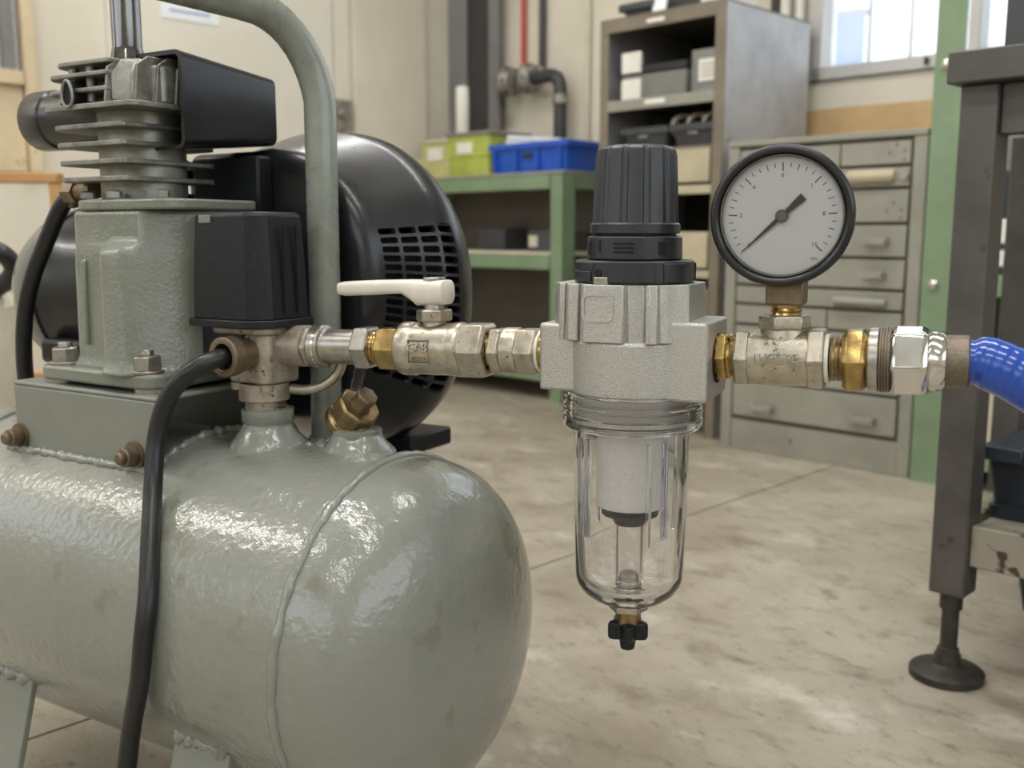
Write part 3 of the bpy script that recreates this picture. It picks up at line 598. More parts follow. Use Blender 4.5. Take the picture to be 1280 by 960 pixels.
# bracket: inverted channel
br = C(); bt = .003
br.box(-.302, -.149, bn - .0, bn + bt, .094, .1415); br.box(-.302, -.149, bn, .056, .1415, .1445); br.box(-.302, -.149, .056 - bt, .056, .094, .1415)
br = br.build('motor_bracket', 'bracket', comp, .0012)
for x, z in ((-.172, .1045), (-.296, .1045)):
    wsh = C().lathe([(bn - .0002, .0095), (bn - .0022, .0095)], 'y', (x, 0, z), 24).build('washer', 'bronze', br)
    C().lathe([(bn - .0022, .0065), (bn - .010, .0065), (bn - .0105, .0055)], 'y', (x, 0, z), 16).lathe([(bn - .0105, .0045), (bn - .0135, .0042), (bn - .0145, .003)], 'y', (x, 0, z), 14).build('bolt', 'bronze', br, .0004)
# crankcase
pl = [(-.256, -.028), (-.247, -.041), (-.209, -.043), (-.206, -.046), (-.201, -.0555), (-.182, -.0555), (-.175, -.048), (-.158, -.020), (-.150, .0), (-.150, .045), (-.25, .045)]
ck = C(); ctr = (-.21, -.002)
def ringc(u, k, dx=0): return [(ctr[0] + (p[0] - ctr[0]) * k + dx, ctr[1] + (p[1] - ctr[1]) * k, u) for p in pl]
plt = [(max(p[0], -.2475), max(p[1], -.0405)) for p in pl]
def ringt(u, k): return [(ctr[0] + (p[0] - ctr[0]) * k, ctr[1] + (p[1] - ctr[1]) * k, u) for p in plt]
ck.loft([ringc(.156, 1.10), ringc(.161, 1.03), ringc(.166, 1.0), ringc(.228, .985), ringc(.238, .975), ringt(.244, .98), ringt(.2645, .975)])
crank = ck.build('crankcase', 'cast_paint', comp, .0035, 3, sharp=50)
C().loft([[(-.232 + p[0], -.0425 - p[1] * 0, z) for p in [(0, 0)]] and [(-.2355, -.040, .172), (-.2315, -.040, .172), (-.2315, -.045, .174), (-.2355, -.045, .174)], [(-.2355, -.040, .232), (-.2315, -.040, .232), (-.2315, -.0435, .230), (-.2355, -.0435, .230)]]).build('cast_rib', 'cast_paint', crank, .0012)
fl_ = C(); fl_.prism(rrect(-.277, -.157, -.053, .05, [.01, .01, .008, .014], 4), .1475, .1575)
fl_.build('base_flange', 'cast_paint', crank, .002)
for x in (-.268, -.172): C().lathe([(.1445, .012), (.1475, .012)], 'z', (x, -.04, 0), 20).build('spacer', 'steel', crank)
for x, y in ((-.263, -.040), (-.174, -.042)):
    b = C().lathe([(.1575, .0115), (.1595, .0115)], 'z', (x, y, 0), 24).build('washer', 'steel', crank, .0004)
    C().lathe([(.1595, .0098), (.1685, .0098), (.1695, .008)], 'z', (x, y, 0), 6, phase=.4).lathe([(.1695, .005), (.173, .0046)], 'z', (x, y, 0), 14).build('bolt', 'steel', crank, .0005)
C().prism(rrect(-.2485, -.150, -.0405, .045, [.012, .012, .016, .016], 4), .2645, .2715).build('top_plate', 'cast_paint', crank, .0015)
scr = C()
for x, y in ((-.238, -.032), (-.205, -.036), (-.165, -.030)): scr.lathe([(.2725, .005), (.2765, .005), (.2775, .003)], 'z', (x, y, 0), 6)
scr.build('bolt', 'alu_raw', crank)
# cylinder, fins, head
cx, cy = -.2185, 0
cyl_ = C().lathe([(.2715, .0290), (.332, .0290)], 'z', (cx, cy, 0), 48).build('cylinder', 'alu_raw', comp)
for i, u in enumerate((.285, .2962, .308, .3197)):
    g = -.0015 * i
    C().prism(rrect(-.2600 + g, -.186, -.0420, .041, [.012, .014, .014, .003], 5), u - .0016, u + .0016).build('cooling_fin', 'alu_fin', cyl_, .0006)
hd_ = C(); hd_.prism(rrect(-.2440, -.176, -.020, .042, .008, 4), .3335, .3585)
head = hd_.build('cylinder_head', 'alu_fin', comp, .002)
C().prism(rrect(-.270, -.172, -.046, .045, [.012, .016, .016, .008], 5), .3300, .3335).build('cooling_fin', 'alu_fin', head, .0006)
for u, g in ((.3425, .003), (.3525, .004), (.3605, .010)):
    C().prism(rrect(-.268 + g, -.197, -.045 + g * .35, .043, [.008, .016, .014, .001], 5), u - .0014, u + .0014).build('cooling_fin', 'alu_fin', head, .0006)
for x, n0, u1 in ((-.2605, -.034, .357), (-.1985, -.0445, .3620), (-.1840, -.033, .3640), (-.1785, -.021, .3640), (-.1735, -.009, .3625), (-.1690, .003, .360)):
    C().prism([(n0, .3335), (.04, .3335), (.04, u1 - .004), (.03, u1), (n0 + .012, u1), (n0 + .003, u1 - .006)], x - .0011, x + .0011, 'x').build('cooling_fin', 'alu_fin', head, .0005)
C().loft([[(-.198, -.041, .3335), (-.185, -.033, .3335), (-.184, .02, .3335), (-.198, .02, .3335)], [(-.198, -.041, .352), (-.185, -.032, .352), (-.184, .02, .352), (-.198, .02, .352)], [(-.198, -.032, .3625), (-.187, -.025, .3625), (-.186, .02, .3625), (-.198, .02, .3625)]]).build('head_boss', 'alu_fin', head, .002)
rp = [(-.2335 + .0055 * math.cos(a) * (1 - .25 * math.sin(a)), -.0465, .3405 + .0085 * math.sin(a)) for a in [2 * PI * i / 24 for i in range(25)]]
C().tube(rp, .0011, 8).build('port_ring', 'alu_raw', head)
C().prism([(p[0], p[2]) for p in rp[:-1]], -.046, -.03, 'y').build('port_recess', 'hole', head)
st_ = C()
for x in (-.243, -.225): st_.lathe([(.336, .0035), (.359, .0035)], 'z', (x, -.0335, 0), 10)
st_.build('stud', 'alu_raw', head)
C().lathe([(-.353, .0215), (-.3515, .0225), (-.329, .0225), (-.328, .0212), (-.25, .0212)], 'x', (0, .016, .3345), 40).build('intake_filter', 'black_gloss', comp, .0008)
C().lathe([(.358, .013), (.371, .0105), (.3735, .0098), (.45, .0098)], 'z', (-.2165, -.010, 0), 28).build('riser_tube', 'dark_chrome', comp)
# cowl over the head
cw = C()
def cring(y, z0, z1, x0, x1, e=.004):
    return [(p[0], y, p[1]) for p in rrect(x0, x1, z0, z1, e, 4)]
of = rrect(-.206, -.1625, .3045, .3685, [.006, .002, .002, .006], 4); ob = rrect(-.206, -.1645, .3125, .3605, [.006, .002, .002, .006], 4)
inf = rrect(-.206, -.1655, .3070, .3655, [.004, .001, .001, .004], 4); inb = rrect(-.206, -.1675, .3150, .3580, [.004, .001, .001, .004], 4)
cw.loft([[(p[0], y, p[1]) for p in q] for y, q in ((.076, ob), (-.0115, of), (-.0115, inf), (.073, inb))], (True, True))
cowl = cw.build('air_cowl', 'black_gloss', comp, .0006)
# motor shroud: lofted shell with a real vent grille
TC, UC = -.165, .211
secs = [(.0600, .082), (.0606, .0895), (.0640, .0955), (.068, .0985), (.116, .1215), (.128, .1225), (.142, .118), (.160, .108), (.178, .093), (.190, .075)]
def sr(n):
    for (n0, r0), (n1, r1) in zip(secs, secs[1:]):
        if n <= n1: return r0 + (r1 - r0) * (n - n0) / (n1 - n0)
    return secs[-1][1]
def sp3(n, a, off=0):
    c, s_ = math.cos(a), math.sin(a); e = 2.25
    r = (sr(n) - off) / (abs(c) ** e + abs(s_) ** e) ** (1 / e)
    sh = max(0, min(1, (n - .064) / .06)); tcx = TC + .008 * sh
    return (max(tcx + r * c, -.246), n, UC - .008 * sh + r * s_)
ROWS, COLS = 17, 4
ths = [math.asin(-.57 + (.57 + .42) * k / ROWS) for k in range(ROWS + 1)]
ncs = [.0715 + (.124 - .0715) * k / COLS for k in range(COLS + 1)]
alist = list(ths) + [ths[-1] + (2 * PI + ths[0] - ths[-1]) * k / 64 for k in range(1, 64)]
nlist = sorted(set([q[0] for q in secs[:4]] + ncs + [q[0] for q in secs[4:]] + [.135, .150, .170]))
shv, shf = [], []
for n in nlist: shv += [sp3(n, a) for a in alist]
NA = len(alist); NV = len(shv)
for k in range(len(nlist) - 1):
    for i in range(NA):
        if i < ROWS and ncs[0] - 1e-6 <= nlist[k] < ncs[-1] - 1e-6: continue
        j = (i + 1) % NA; shf.append((k * NA + i, k * NA + j, (k + 1) * NA + j, (k + 1) * NA + i))
shf.append(tuple(range(NA - 1, -1, -1))); shf.append(tuple((len(nlist) - 1) * NA + i for i in range(NA)))
sm = C(); sm.add(shv, shf)
shroud = sm.build('motor_shroud', 'black_gloss', comp, sharp=50)
C().prism(rrect(-.246, -.160, .19, .3085, [.02, .012, .01, .01], 5), .0615, .15, 'y').build('shroud_shoulder', 'black_gloss', shroud, .006, 3)
C().box(-.222, -.155, .046, .0605, .262, .3035).build('fan_duct', 'black', shroud, .002)
gr = C(); bk = C()
for i in range(ROWS):
    for k in range(COLS):
        a0, a1, n0, n1 = ths[i], ths[i + 1], ncs[k], ncs[k + 1]
        A0, A1 = a0 + (a1 - a0) * .16, a1 - (a1 - a0) * .16; N0, N1 = n0 + (n1 - n0) * .075, n1 - (n1 - n0) * .075
        o4 = [sp3(n0, a0), sp3(n1, a0), sp3(n1, a1), sp3(n0, a1)]; h = (a1 - a0) * .16; hn = (n1 - n0) * .07
        hp = [(N0 + hn, A0), (N1 - hn, A0), (N1, A0 + h), (N1, A1 - h), (N1 - hn, A1), (N0 + hn, A1), (N0, A1 - h), (N0, A0 + h)]
        hi = [sp3(n, a) for n, a in hp]; lo = [sp3(n, a, .004) for n, a in hp]
        fs = [(0, 1, 5, 4), (1, 6, 5), (1, 2, 7, 6), (2, 8, 7), (2, 3, 9, 8), (3, 10, 9), (3, 0, 11, 10), (0, 4, 11)]
        fs += [(4 + q, 4 + (q + 1) % 8, 12 + (q + 1) % 8, 12 + q) for q in range(8)]
        gr.add(o4 + hi + lo, fs)
gr.build('vent_grille', 'black_gloss', shroud, sharp=30)
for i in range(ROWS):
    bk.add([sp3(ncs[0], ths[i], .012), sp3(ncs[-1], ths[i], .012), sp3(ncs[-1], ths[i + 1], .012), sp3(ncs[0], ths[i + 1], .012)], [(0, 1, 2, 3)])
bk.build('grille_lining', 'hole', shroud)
for u, z1 in ((.293, .014), (.270, .010)):
    lg = C().box(-.258, -.242, .052, .066, u - z1 / 2, u + z1 / 2 + .004).build('shroud_lug', 'black', shroud, .003)
    C().lathe([(.047, .0045), (.052, .005)], 'y', (-.2515, 0, u + .002), 12).build('screw', 'black_gloss', lg, .0005)
C().box(-.135, -.083, .125, .180, .079, .0935).build('motor_foot', 'black', comp, .002)
C().box(-.24, -.125, .115, .180, .0935, .105).build('motor_cradle', 'black', comp, .002)
# motor at the back left
mt = C().lathe([(-.430, .045), (-.424, .060), (-.405, .069), (-.384, .0725), (-.379, .0725)], 'x', (0, .085, .2), 56).build('motor', 'motor_paint', comp)
C().lathe([(-.3795, .070), (-.379, .0705), (-.372, .0690), (-.36, .066), (-.255, .066)], 'x', (0, .085, .2), 56).build('motor_body', 'black_gloss', mt)
C().box(-.372, -.30, .012, .05, .145, .165).build('terminal_box', 'black', mt, .004)
# discharge line
C().tube(smooth_path([(-.248, -.018, .279), (-.27, -.012, .279), (-.285, -.008, .277), (-.293, -.006, .272)], 5), .0062, 12).lathe([(-.290, .0085), (-.278, .0085)], 'x', (0, -.010, .2785), 6).build('discharge_elbow', 'bronze', comp)
C().tube(smooth_path([(-.289, -.008, .277), (-.300, -.010, .268), (-.316, -.012, .245), (-.335, -.014, .215), (-.348, -.014, .185), (-.356, -.012, .150), (-.360, -.008, .118), (-.361, -.004, .100)], 7), .0062, 12).build('discharge_hose', 'rubber', comp)
# handle
hp_ = [(-.097, .045, .098), (-.095, .045, .20), (-.0945, .045, .335)]
for k in range(1, 9):
    a = R(90 * k / 9); hp_.append((-.0945 - .013 * k / 9, .045 - .052 * (1 - math.cos(a)), .335 + .056 * math.sin(a)))
hp_ += [(-.1085, -.012, .3915), (-.110, -.06, .392), (-.112, -.16, .392)]
hnd = C().tube(hp_, .0108, 28).build('handle', 'handle', comp, sharp=60)
C().lathe([(.094, .021), (.1, .018), (.104, .0135), (.108, .011)], 'z', (-.097, .045, 0), 28, wob=lambda k, i: .0012 * math.sin(i * 1.9 + k)).build('weld_collar', 'tank', hnd, sharp=70)
C().tube([(-.112, -.15, .392), (-.113, -.24, .392)], .014, 20).build('grip', 'rubber', hnd)
# pressure switch
mf = C(); mf.prism([(-.1235, -.0185), (-.094, -.0185), (-.0895, -.0145), (-.0895, .0125), (-.1235, .0125)], .152, .186)
mf.prism([(-.132, -.024), (-.094, -.024), (-.0855, -.0165), (-.0855, .014), (-.132, .014)], .1845, .1905)
psw = mf.build('pressure_switch', 'manifold', comp, .0025, 3)
C().lathe([(.1335, .0125), (.1395, .0125), (.140, .0165), (.1515, .0165)], 'z', (-.1075, -.003, 0), 36).build('inlet_stub', 'manifold', psw, .0005)
C().lathe([(.1325, .0132), (.1345, .0125), (.136, .0132), (.1375, .0125), (.139, .0132)], 'z', (-.1075, -.001, 0), 30).build('inlet_thread', 'bronze', psw)
nb = C()
for x, y in ((-.1195, -.0145), (-.0945, -.0135)): nb.lathe([(.1475, .0042), (.152, .0048)], 'z', (x, y, 0), 10)
nb.build('bolt', 'manifold', psw)
gl = C().lathe([(-.0185, .0105), (-.030, .0112), (-.0305, .0128), (-.0395, .0128), (-.040, .0118), (-.040, .0085), (-.030, .0075)], 'y', (-.1055, 0, .172), 28).build('cable_gland', 'bronze', psw, .0004)
def cov(u, g, gc=0): return [(-.1415 + g, -.0295 + g, u), (-.0985, -.0295 + g, u), (-.0955, -.0288 + g, u), (-.0850 - g, -.0192, u), (-.0835 - g, -.0165, u), (-.0835 - g, .016 - g, u), (-.1415 + g, .016 - g, u)]
cvr = C().loft([cov(.1945, 0), cov(.235, .0012), cov(.2600, .0024), cov(.2625, .0044)]).build('switch_cover', 'black', psw, .0006, sharp=25)
C().loft([cov(.1895, -.0025), cov(.1945, -.0025)]).build('cover_base', 'black', psw, .0008)
C().box(-.1345, -.1245, -.0285, -.0262, .2555, .2605).build('cover_window', 'grey_box', cvr, .0005)
C().box(-.130, -.108, -.0200, .012, .1755, .1845).build('switch_plate', 'black', psw)
grv = C()
for n_ in (-.006, .0055): grv.box(-.0840, -.0822, n_ - .0004, n_ + .0004, .198, .254)
grv.build('cover_grooves', 'hole', cvr)
C().box(-.155, -.136, -.012, .02, .162, .1895).build('switch_bracket', 'black', psw, .002)
# power cable
cpts = [(-.1055, -.033, .172), (-.1058, -.044, .1715), (-.111, -.054, .1675), (-.1195, -.060, .160), (-.1285, -.064, .148), (-.1340, -.0675, .132), (-.1345, -.0715, .114), (-.1285, -.0795, .092), (-.1120, -.0965, .066), (-.0990, -.1105, .040), (-.0965, -.1175, .0152), (-.1005, -.1190, -.012), (-.1150, -.1150, -.044), (-.125, -.114, -.080), (-.132, -.118, -.12), (-.15, -.128, -.158), (-.19, -.15, -.1742), (-.30, -.20, -.1742), (-.42, -.2, -.1742)]
C().tube(smooth_path(cpts, 8), .0058, 16).build('power_cable', 'rubber', comp, sharp=80)
# safety valve
sv_m = CM @ axis_m((-.0545, .0146, .1245), (.72, -.10, .69))
sv = MB(sv_m).lathe([(-.006, .008), (0, .0135), (.0025, .0148), (.0065, .0148), (.0075, .0125), (.009, .0125)], 'z', (0, 0, 0), 32).build('safety_valve', 'old_brass', comp, .0004)
MB(sv_m).lathe([(.009, .0138), (.010, .0148), (.021, .0148), (.0225, .0135), (.0225, .009)], 'z', (0, 0, 0), 8, phase=.2).build('hex_body', 'old_brass', sv, .0005)
MB(sv_m).lathe([(.0225, .008), (.026, .0065), (.032, .0075), (.033, .0068), (.0335, .003)], 'z', (0, 0, 0), 7, phase=.5).build('nozzle', 'bronze', sv, .0004)
C().lathe([(.117, .011), (.124, .011), (.130, .009)], 'z', (-.0435, .0146, 0), 24).build('valve_neck', 'bronze', sv)
C().tube(smooth_path([(-.0375, .012, .176), (-.036, .011, .166), (-.038, .010, .157), (-.040, .010, .150)], 5), .0042, 10).build('clear_tube', 'lens', sv)
C().tube(smooth_path([(-.0885, .003, .1475), (-.078, .006, .1475), (-.066, .010, .151), (-.058, .013, .158), (-.0545, .014, .166), (-.054, .012, .172)], 6), .0034, 10).build('unloader_tube', 'nickel', comp)
#@@PIPE
# ================================================================== THE PIPE RUN (frame: x along the pipe, rising slightly to the right)
PM = Vector((-.1627, .6588, .3561)); PSI = .40881; RISE = .0245
XH = Vector((math.cos(PSI), -math.sin(PSI), 0)); YH = Vector((math.sin(PSI), math.cos(PSI), 0))
def pipe_thing(name, x, z, label, cat):
    loc = PM + XH * x + Vector((0, 0, z + x * math.tan(RISE)))
    o = empty(name, loc, -PSI, label, cat)
    ms = T3((-x, 0, -(z + x * math.tan(RISE)))) @ Matrix.Rotation(-RISE, 4, 'Y')      # sloping with the pipe
    mv = T3((-x, 0, -z))                                                            # upright, z counted from the axis at x
    return o, ms, mv
def thread(mb, x0, x1, r, pitch=.0022):
    n = max(2, int((x1 - x0) / pitch)); pr_ = []
    for i in range(n):
        xa = x0 + (x1 - x0) * i / n; xb = x0 + (x1 - x0) * (i + .5) / n; pr_ += [(xa, r * .95), (xb, r)]
    pr_.append((x1, r * .95)); return mb.lathe(pr_, 'x', (0, 0, 0), 32)
VX = -PI / 2 - .05 * 0     # a hex corner pointing at the camera side
def hexx(mb, x0, x1, r, ch=.0016, ph=PI): return mb.lathe([(x0, r * .88), (x0 + ch, r), (x1 - ch, r), (x1, r * .88)], 'x', (0, 0, 0), 6, phase=ph)
# --- union between the pressure switch and the valve: part of the switch's outlet
un, ms, mv = pipe_thing('pipe_union', .055, -.0145, 'grey steel pipe union between pressure switch and ball valve', 'fitting')
MB(ms).lathe([(.012, .0135), (.0335, .0135), (.034, .0128)], 'x', (0, 0, 0), 36).build('outlet_neck', 'manifold', un)
hexx(MB(ms), .0335, .0385, .0140).build('hex_nut', 'manifold', un, .0004)
MB(ms).lathe([(.0385, .0122), (.040, .0138), (.0475, .0138), (.0485, .0112), (.0720, .0112)], 'x', (0, 0, 0), 40).build('sleeve', 'steel', un, .0003)
MB(ms).lathe([(.0440, .0141), (.0455, .0141)], 'x', (0, 0, 0), 40).build('ring', 'chrome', un)
u_ = MB(ms).lathe([(.0715, .0128), (.0730, .0146), (.0815, .0146), (.083, .0128), (.083, .0108), (.079, .0104)], 'x', (0, 0, 0), 6, phase=PI).build('hex_nut', 'steel', un, .0004)
# --- ball valve
bv, ms, mv = pipe_thing('ball_valve', .124, -.0165, 'nickel ball valve with a white lever, left of the filter regulator', 'valve')
thread(MB(ms), .0785, .0905, .0104).build('nipple_thread', 'brass', bv)
hexx(MB(ms), .0885, .1045, .0146).build('end_hex', 'brass', bv, .0004)
body = MB(ms).lathe([(.1025, .013), (.1040, .0156), (.106, .0166), (.1135, .0166), (.1145, .0160), (.1155, .0157), (.125, .0160), (.138, .0159), (.1395, .0156), (.1400, .0163), (.1445, .0167), (.1465, .0160), (.1475, .0150)], 'x', (0, 0, 0), 48).build('valve_body', 'nickel', bv)
MB(ms).lathe([(.1455, .0155), (.148, .0181), (.1620, .0181), (.1640, .0158), (.1640, .0128), (.158, .0112)], 'x', (0, 0, 0), 6, phase=PI).build('end_hex', 'nickel', bv, .0005)
MB(ms).lathe([(.1580, .0112), (.1585, .0115)], 'x', (0, 0, 0), 32).build('bore', 'hole', bv)
# cast mark: a framed panel with two lines of raised letters
mk = MB(ms @ T3((.1225, -.0160, -.0005)) @ Matrix.Rotation(R(0), 4, 'X'))
for q in ((-.0068, .0068, .0072, .0076), (-.0068, .0068, -.0068, -.0064), (-.0068, .0068, -.0020, -.0017), (-.0068, -.0064, -.0068, .0076), (.0064, .0068, -.0068, .0076)): mk.box(q[0], q[1], -.0004, .0030, q[2], q[3])
def on_curve(mb_, txt, size, x, z, rad, dx=0):
    v_, f_ = text_geo(txt, size, .0006); th = math.asin(z / rad)
    mb_.add(v_, f_, ms @ T3((x + dx, 0, 0)) @ Matrix.Rotation(-th, 4, 'X') @ T3((0, -rad, 0)) @ FACE_NEAR)
mk.m = Matrix()
mk2 = MB(); on_curve(mk2, 'CAB', .0072, .1225, .0022, .0164); on_curve(mk2, '40BPS', .0042, .1225, -.0047, .0163); mk2.build('cast_lettering', 'nickel', body)
mk.build('cast_mark', 'nickel', body)
bon = MB(ms).lathe([(.0105, .0085), (.0150, .0070), (.0175, .0070)], 'z', (.1262, 0, 0), 28).build('bonnet', 'nickel', bv)
MB(ms).lathe([(.0172, .0100), (.0180, .0112), (.0238, .0112), (.0246, .0100)], 'z', (.1262, 0, 0), 6, phase=.3).build('gland_nut', 'nickel', bv, .0004)
MB(ms).lathe([(.0246, .0062), (.0290, .0058)], 'z', (.1262, 0, 0), 20).build('stem', 'steel', bv)
# lever
lv = MB(ms)
def lsec(x, zc, hz, hy): return [(x, p[0], zc + p[1]) for p in rrect(-hy, hy, -hz, hz, min(hz, hy) * .7, 4)]
lev = lv.loft([lsec(.0600, .0372, .0016, .0035), lsec(.0612, .0371, .0037, .0062), lsec(.066, .0371, .0045, .0074), (lsec(.085, .0377, .0045, .0078)), lsec(.100, .0381, .0042, .0080), lsec(.1075, .0382, .0042, .0083), lsec(.1135, .0362, .0062, .0088), lsec(.1175, .0345, .0078, .0092), lsec(.1225, .0345, .0075, .0095), lsec(.1355, .0347, .0073, .0095), lsec(.1362, .0347, .0066, .0088)]).build('lever', 'lever', bv, sharp=50)
MB(ms).lathe([(.0415, .0068), (.0428, .0072), (.0438, .0066)], 'z', (.1270, 0, 0), 8).build('lever_nut', 'steel', lev, .0003)
# --- nipple coupling between valve and filter
cp, ms, mv = pipe_thing('pipe_coupling', .182, -.0145, 'pale nickel hex coupling between ball valve and filter regulator', 'fitting')
thread(MB(ms), .1590, .1680, .0107).build('nipple_thread', 'brass', cp)
hexx(MB(ms), .1655, .1740, .0150).build('hex_end', 'nickel', cp, .0004)
MB(ms).lathe([(.1738, .0128), (.1745, .0140), (.1820, .0140), (.1835, .0134)], 'x', (0, 0, 0), 40).build('round_body', 'nickel', cp)
MB(ms).lathe([(.1825, .0136), (.184, .0151), (.1945, .0151), (.1960, .0138), (.1960, .0122)], 'x', (0, 0, 0), 6, phase=PI).build('hex_end', 'nickel', cp, .0004)
MB(ms).lathe([(.1958, .0125), (.1975, .0122)], 'x', (0, 0, 0), 32).build('sealing_tape', 'tape', cp)
MB(ms).lathe([(.1965, .0112), (.2046, .0112)], 'x', (0, 0, 0), 32).build('hex_nipple', 'brass', cp)
# --- filter regulator
FX = .2514
fr, ms, mv = pipe_thing('filter_regulator', FX, -.1745, 'aluminium air filter regulator with black knob and clear bowl', 'regulator')
mv = T3((0, 0, .1745))
fb = MB(mv)
fb.lathe([(-.0222, .0345), (-.0205, .0365), (.0085, .0368), (.0100, .0355)], 'z', (0, 0, 0), 64)
body = fb.build('cast_body', 'filter_alu', fr, .0008)
MB(mv).prism(rrect(-.047, -.018, -.0255, .0255, .003, 3), -.0195, .0178).build('port_block', 'filter_alu', body, .0016, 3)
MB(mv).prism(rrect(.018, .0478, -.0255, .0255, .003, 3), -.0215, .0208).build('port_block', 'filter_alu', body, .0016, 3)
def half(pts): return pts
up = [(.0365, -.020), (.0365, .020), (.030, .027), (.022, .0345), (.006, .0365), (-.010, .0365), (-.024, .034), (-.034, .026), (-.0405, .020), (-.0405, -.018), (-.0350, -.0255), (-.0318, -.0265), (-.0308, -.0245), (-.0300, -.0285), (-.0278, -.0305), (-.0245, -.0305), (-.0225, -.0300), (-.0215, -.0270), (-.0208, -.0265), (-.0195, -.0345), (-.0170, -.0368), (.0020, -.0378), (.0050, -.0368), (.0068, -.0325), (.0105, -.0310), (.0145, -.0300), (.0160, -.0315), (.0168, -.0345), (.0190, -.0350), (.0225, -.0330), (.0235, -.0300), (.0255, -.0290), (.0275, -.0275), (.0295, -.0240), (.0320, -.0225)]
MB(mv).prism(up, .0095, .0402, 'z', top=.985).build('ribbed_bonnet', 'filter_alu', body, .0007)
pr_ = [(p[0], p[1]) for p in rrect(-.0160, -.0010, .0218, .0345, .0028, 4)]
fp = MB(mv); rot = T3((0, -.0378, 0)); n_ = len(pr_)
ro = rrect(-.0172, .0002, .0206, .0357, .0035, 4)
fp.loft([[(p[0], -.0372 - .0008 * (p[0] > -.0085), p[1]) for p in ro], [(p[0], -.0382, p[1]) for p in ro], [(p[0], -.0382, p[1]) for p in pr_], [(p[0], -.0373, p[1]) for p in pr_]], (False, True))
fp.build('recessed_panel', 'filter_alu', body)
# port washers and bowl clamp
MB(mv).lathe([(.0478, .0135), (.0484, .0135)], 'x', (0, 0, .0), 32).build('port_counterbore', 'hole', body)
# bonnet rings and knob
k1 = MB(mv).lathe([(.0402, .0318), (.0408, .0330), (.0518, .0328), (.0526, .0318), (.0526, .0272)], 'z', (0, 0, 0), 56).build('lock_ring', 'knob', fr, .0004)
nt_ = MB(mv)
for a0, a1, z0, z1, rr, m_ in ((-2.55, -2.05, .0415, .0470, .0340, 0), (-2.60, -2.0, .0475, .0518, .0336, 0), (-1.72, -.95, .0412, .0522, .0339, 0), (-.80, -.35, .0412, .0512, .0338, 0), (.2, 1.0, .0412, .0512, .0338, 0), (1.4, 2.4, .0412, .0512, .0338, 0)):
    n = 10; rg = []
    for q in range(n + 1):
        a = a0 + (a1 - a0) * q / n; rg.append([(r * math.cos(a), r * math.sin(a), z) for r, z in ((.031, z0), (rr, z0), (rr, z1), (.031, z1))])
    nt_.loft(rg)
nt_.build('ring_lugs', 'knob', k1, .0005)
nh = MB(mv)
for a in (-1.90, -.58): nh.lathe([(.0328, .0022), (.0336, .0022)], 'x', (0, 0, .0462), 10, m=Matrix.Rotation(a, 4, 'Z'))
nh.build('lug_notches', 'hole', k1)
MB(mv).box(-.0125, -.0045, -.0335, -.0300, .0402, .0440).build('clamp_screw', 'steel', k1, .0004)
k2 = MB(mv).lathe([(.0526, .0248), (.0532, .0262), (.0650, .0259), (.0656, .0248), (.0660, .0225), (.0672, .0225)], 'z', (0, 0, 0), 56).build('scale_ring', 'knob', fr, .0004)
sl = MB(mv)
for q in range(3):
    rg = []
    for i in range(7):
        a = -1.72 + .42 * i / 6; rg.append([(r * math.cos(a), r * math.sin(a), z) for r, z in ((.0255, .0566 + q * .0022), (.0265, .0566 + q * .0022), (.0265, .0577 + q * .0022), (.0255, .0577 + q * .0022))])
    sl.loft(rg)
for a0, a1, z0, z1 in ((-2.62, -2.42, .0555, .0625), (-2.12, -2.06, .0570, .0630), (-.78, -.60, .0555, .0625)):
    rg = []
    for i in range(5):
        a = a0 + (a1 - a0) * i / 4; rg.append([(r * math.cos(a), r * math.sin(a), z) for r, z in ((.0255, z0), (.02635, z0), (.02635, z1), (.0255, z1))])
    sl.loft(rg)
sl.build('ring_slots', 'hole', k2)
kn = MB(mv)
def kring(z, r, fl=1.0):
    out = []; n = 12
    for q in range(n):
        for f, d in ((.0, -.0), (.10, 0), (.62, 0), (.70, -.0014 * fl), (.92, -.0014 * fl)):
            a = 2 * PI * (q + f) / n + .12; out.append(((r + d) * math.cos(a), (r + d) * math.sin(a), z))
    return out
kn.loft([kring(.0722, .0240), kring(.0730, .0238), kring(.1085, .0222), kring(.1118, .0214), kring(.1132, .0192, .3)])
knob = kn.build('adjusting_knob', 'knob', fr, .0004, sharp=30)
MB(mv).lathe([(.0668, .0236), (.0672, .0247), (.0718, .0246), (.0726, .0238)], 'z', (0, 0, 0), 56).build('knob_skirt', 'knob', knob)
MB(mv).lathe([(.1132, .0178), (.1138, .0172), (.1140, .0168)], 'z', (0, 0, 0), 48).build('knob_cap', 'black', knob)
# bowl
MB(mv).lathe([(-.0205, .0365), (-.0210, .0396), (-.0255, .0398), (-.0260, .0390), (-.0268, .0390), (-.0273, .0399), (-.0315, .0399), (-.0320, .0390), (-.0330, .0390), (-.0335, .0399), (-.0385, .0398), (-.0405, .0382), (-.0415, .0345), (-.0410, .0325), (-.0330, .0335), (-.0205, .0335), (-.0205, .0365)], 'z', (0, 0, 0), 96, caps=(False, False)).build('bowl_collar', 'poly', fr)
outp = [(-.0380, .0333), (-.0425, .0328), (-.080, .0323), (-.128, .0311), (-.1325, .0302), (-.1375, .0272), (-.1420, .0215), (-.1440, .0165), (-.1445, .0090)]
inp = [(-.1395, .0080), (-.1380, .0160), (-.1345, .0225), (-.1300, .0258), (-.126, .0272), (-.080, .0287), (-.0425, .0290), (-.0380, .0290)]
bowl = MB(mv).lathe(outp + inp + [outp[0]], 'z', (0, 0, 0), 128, caps=(False, False)).build('bowl', 'poly', fr, sharp=60)
rb_ = MB(mv)
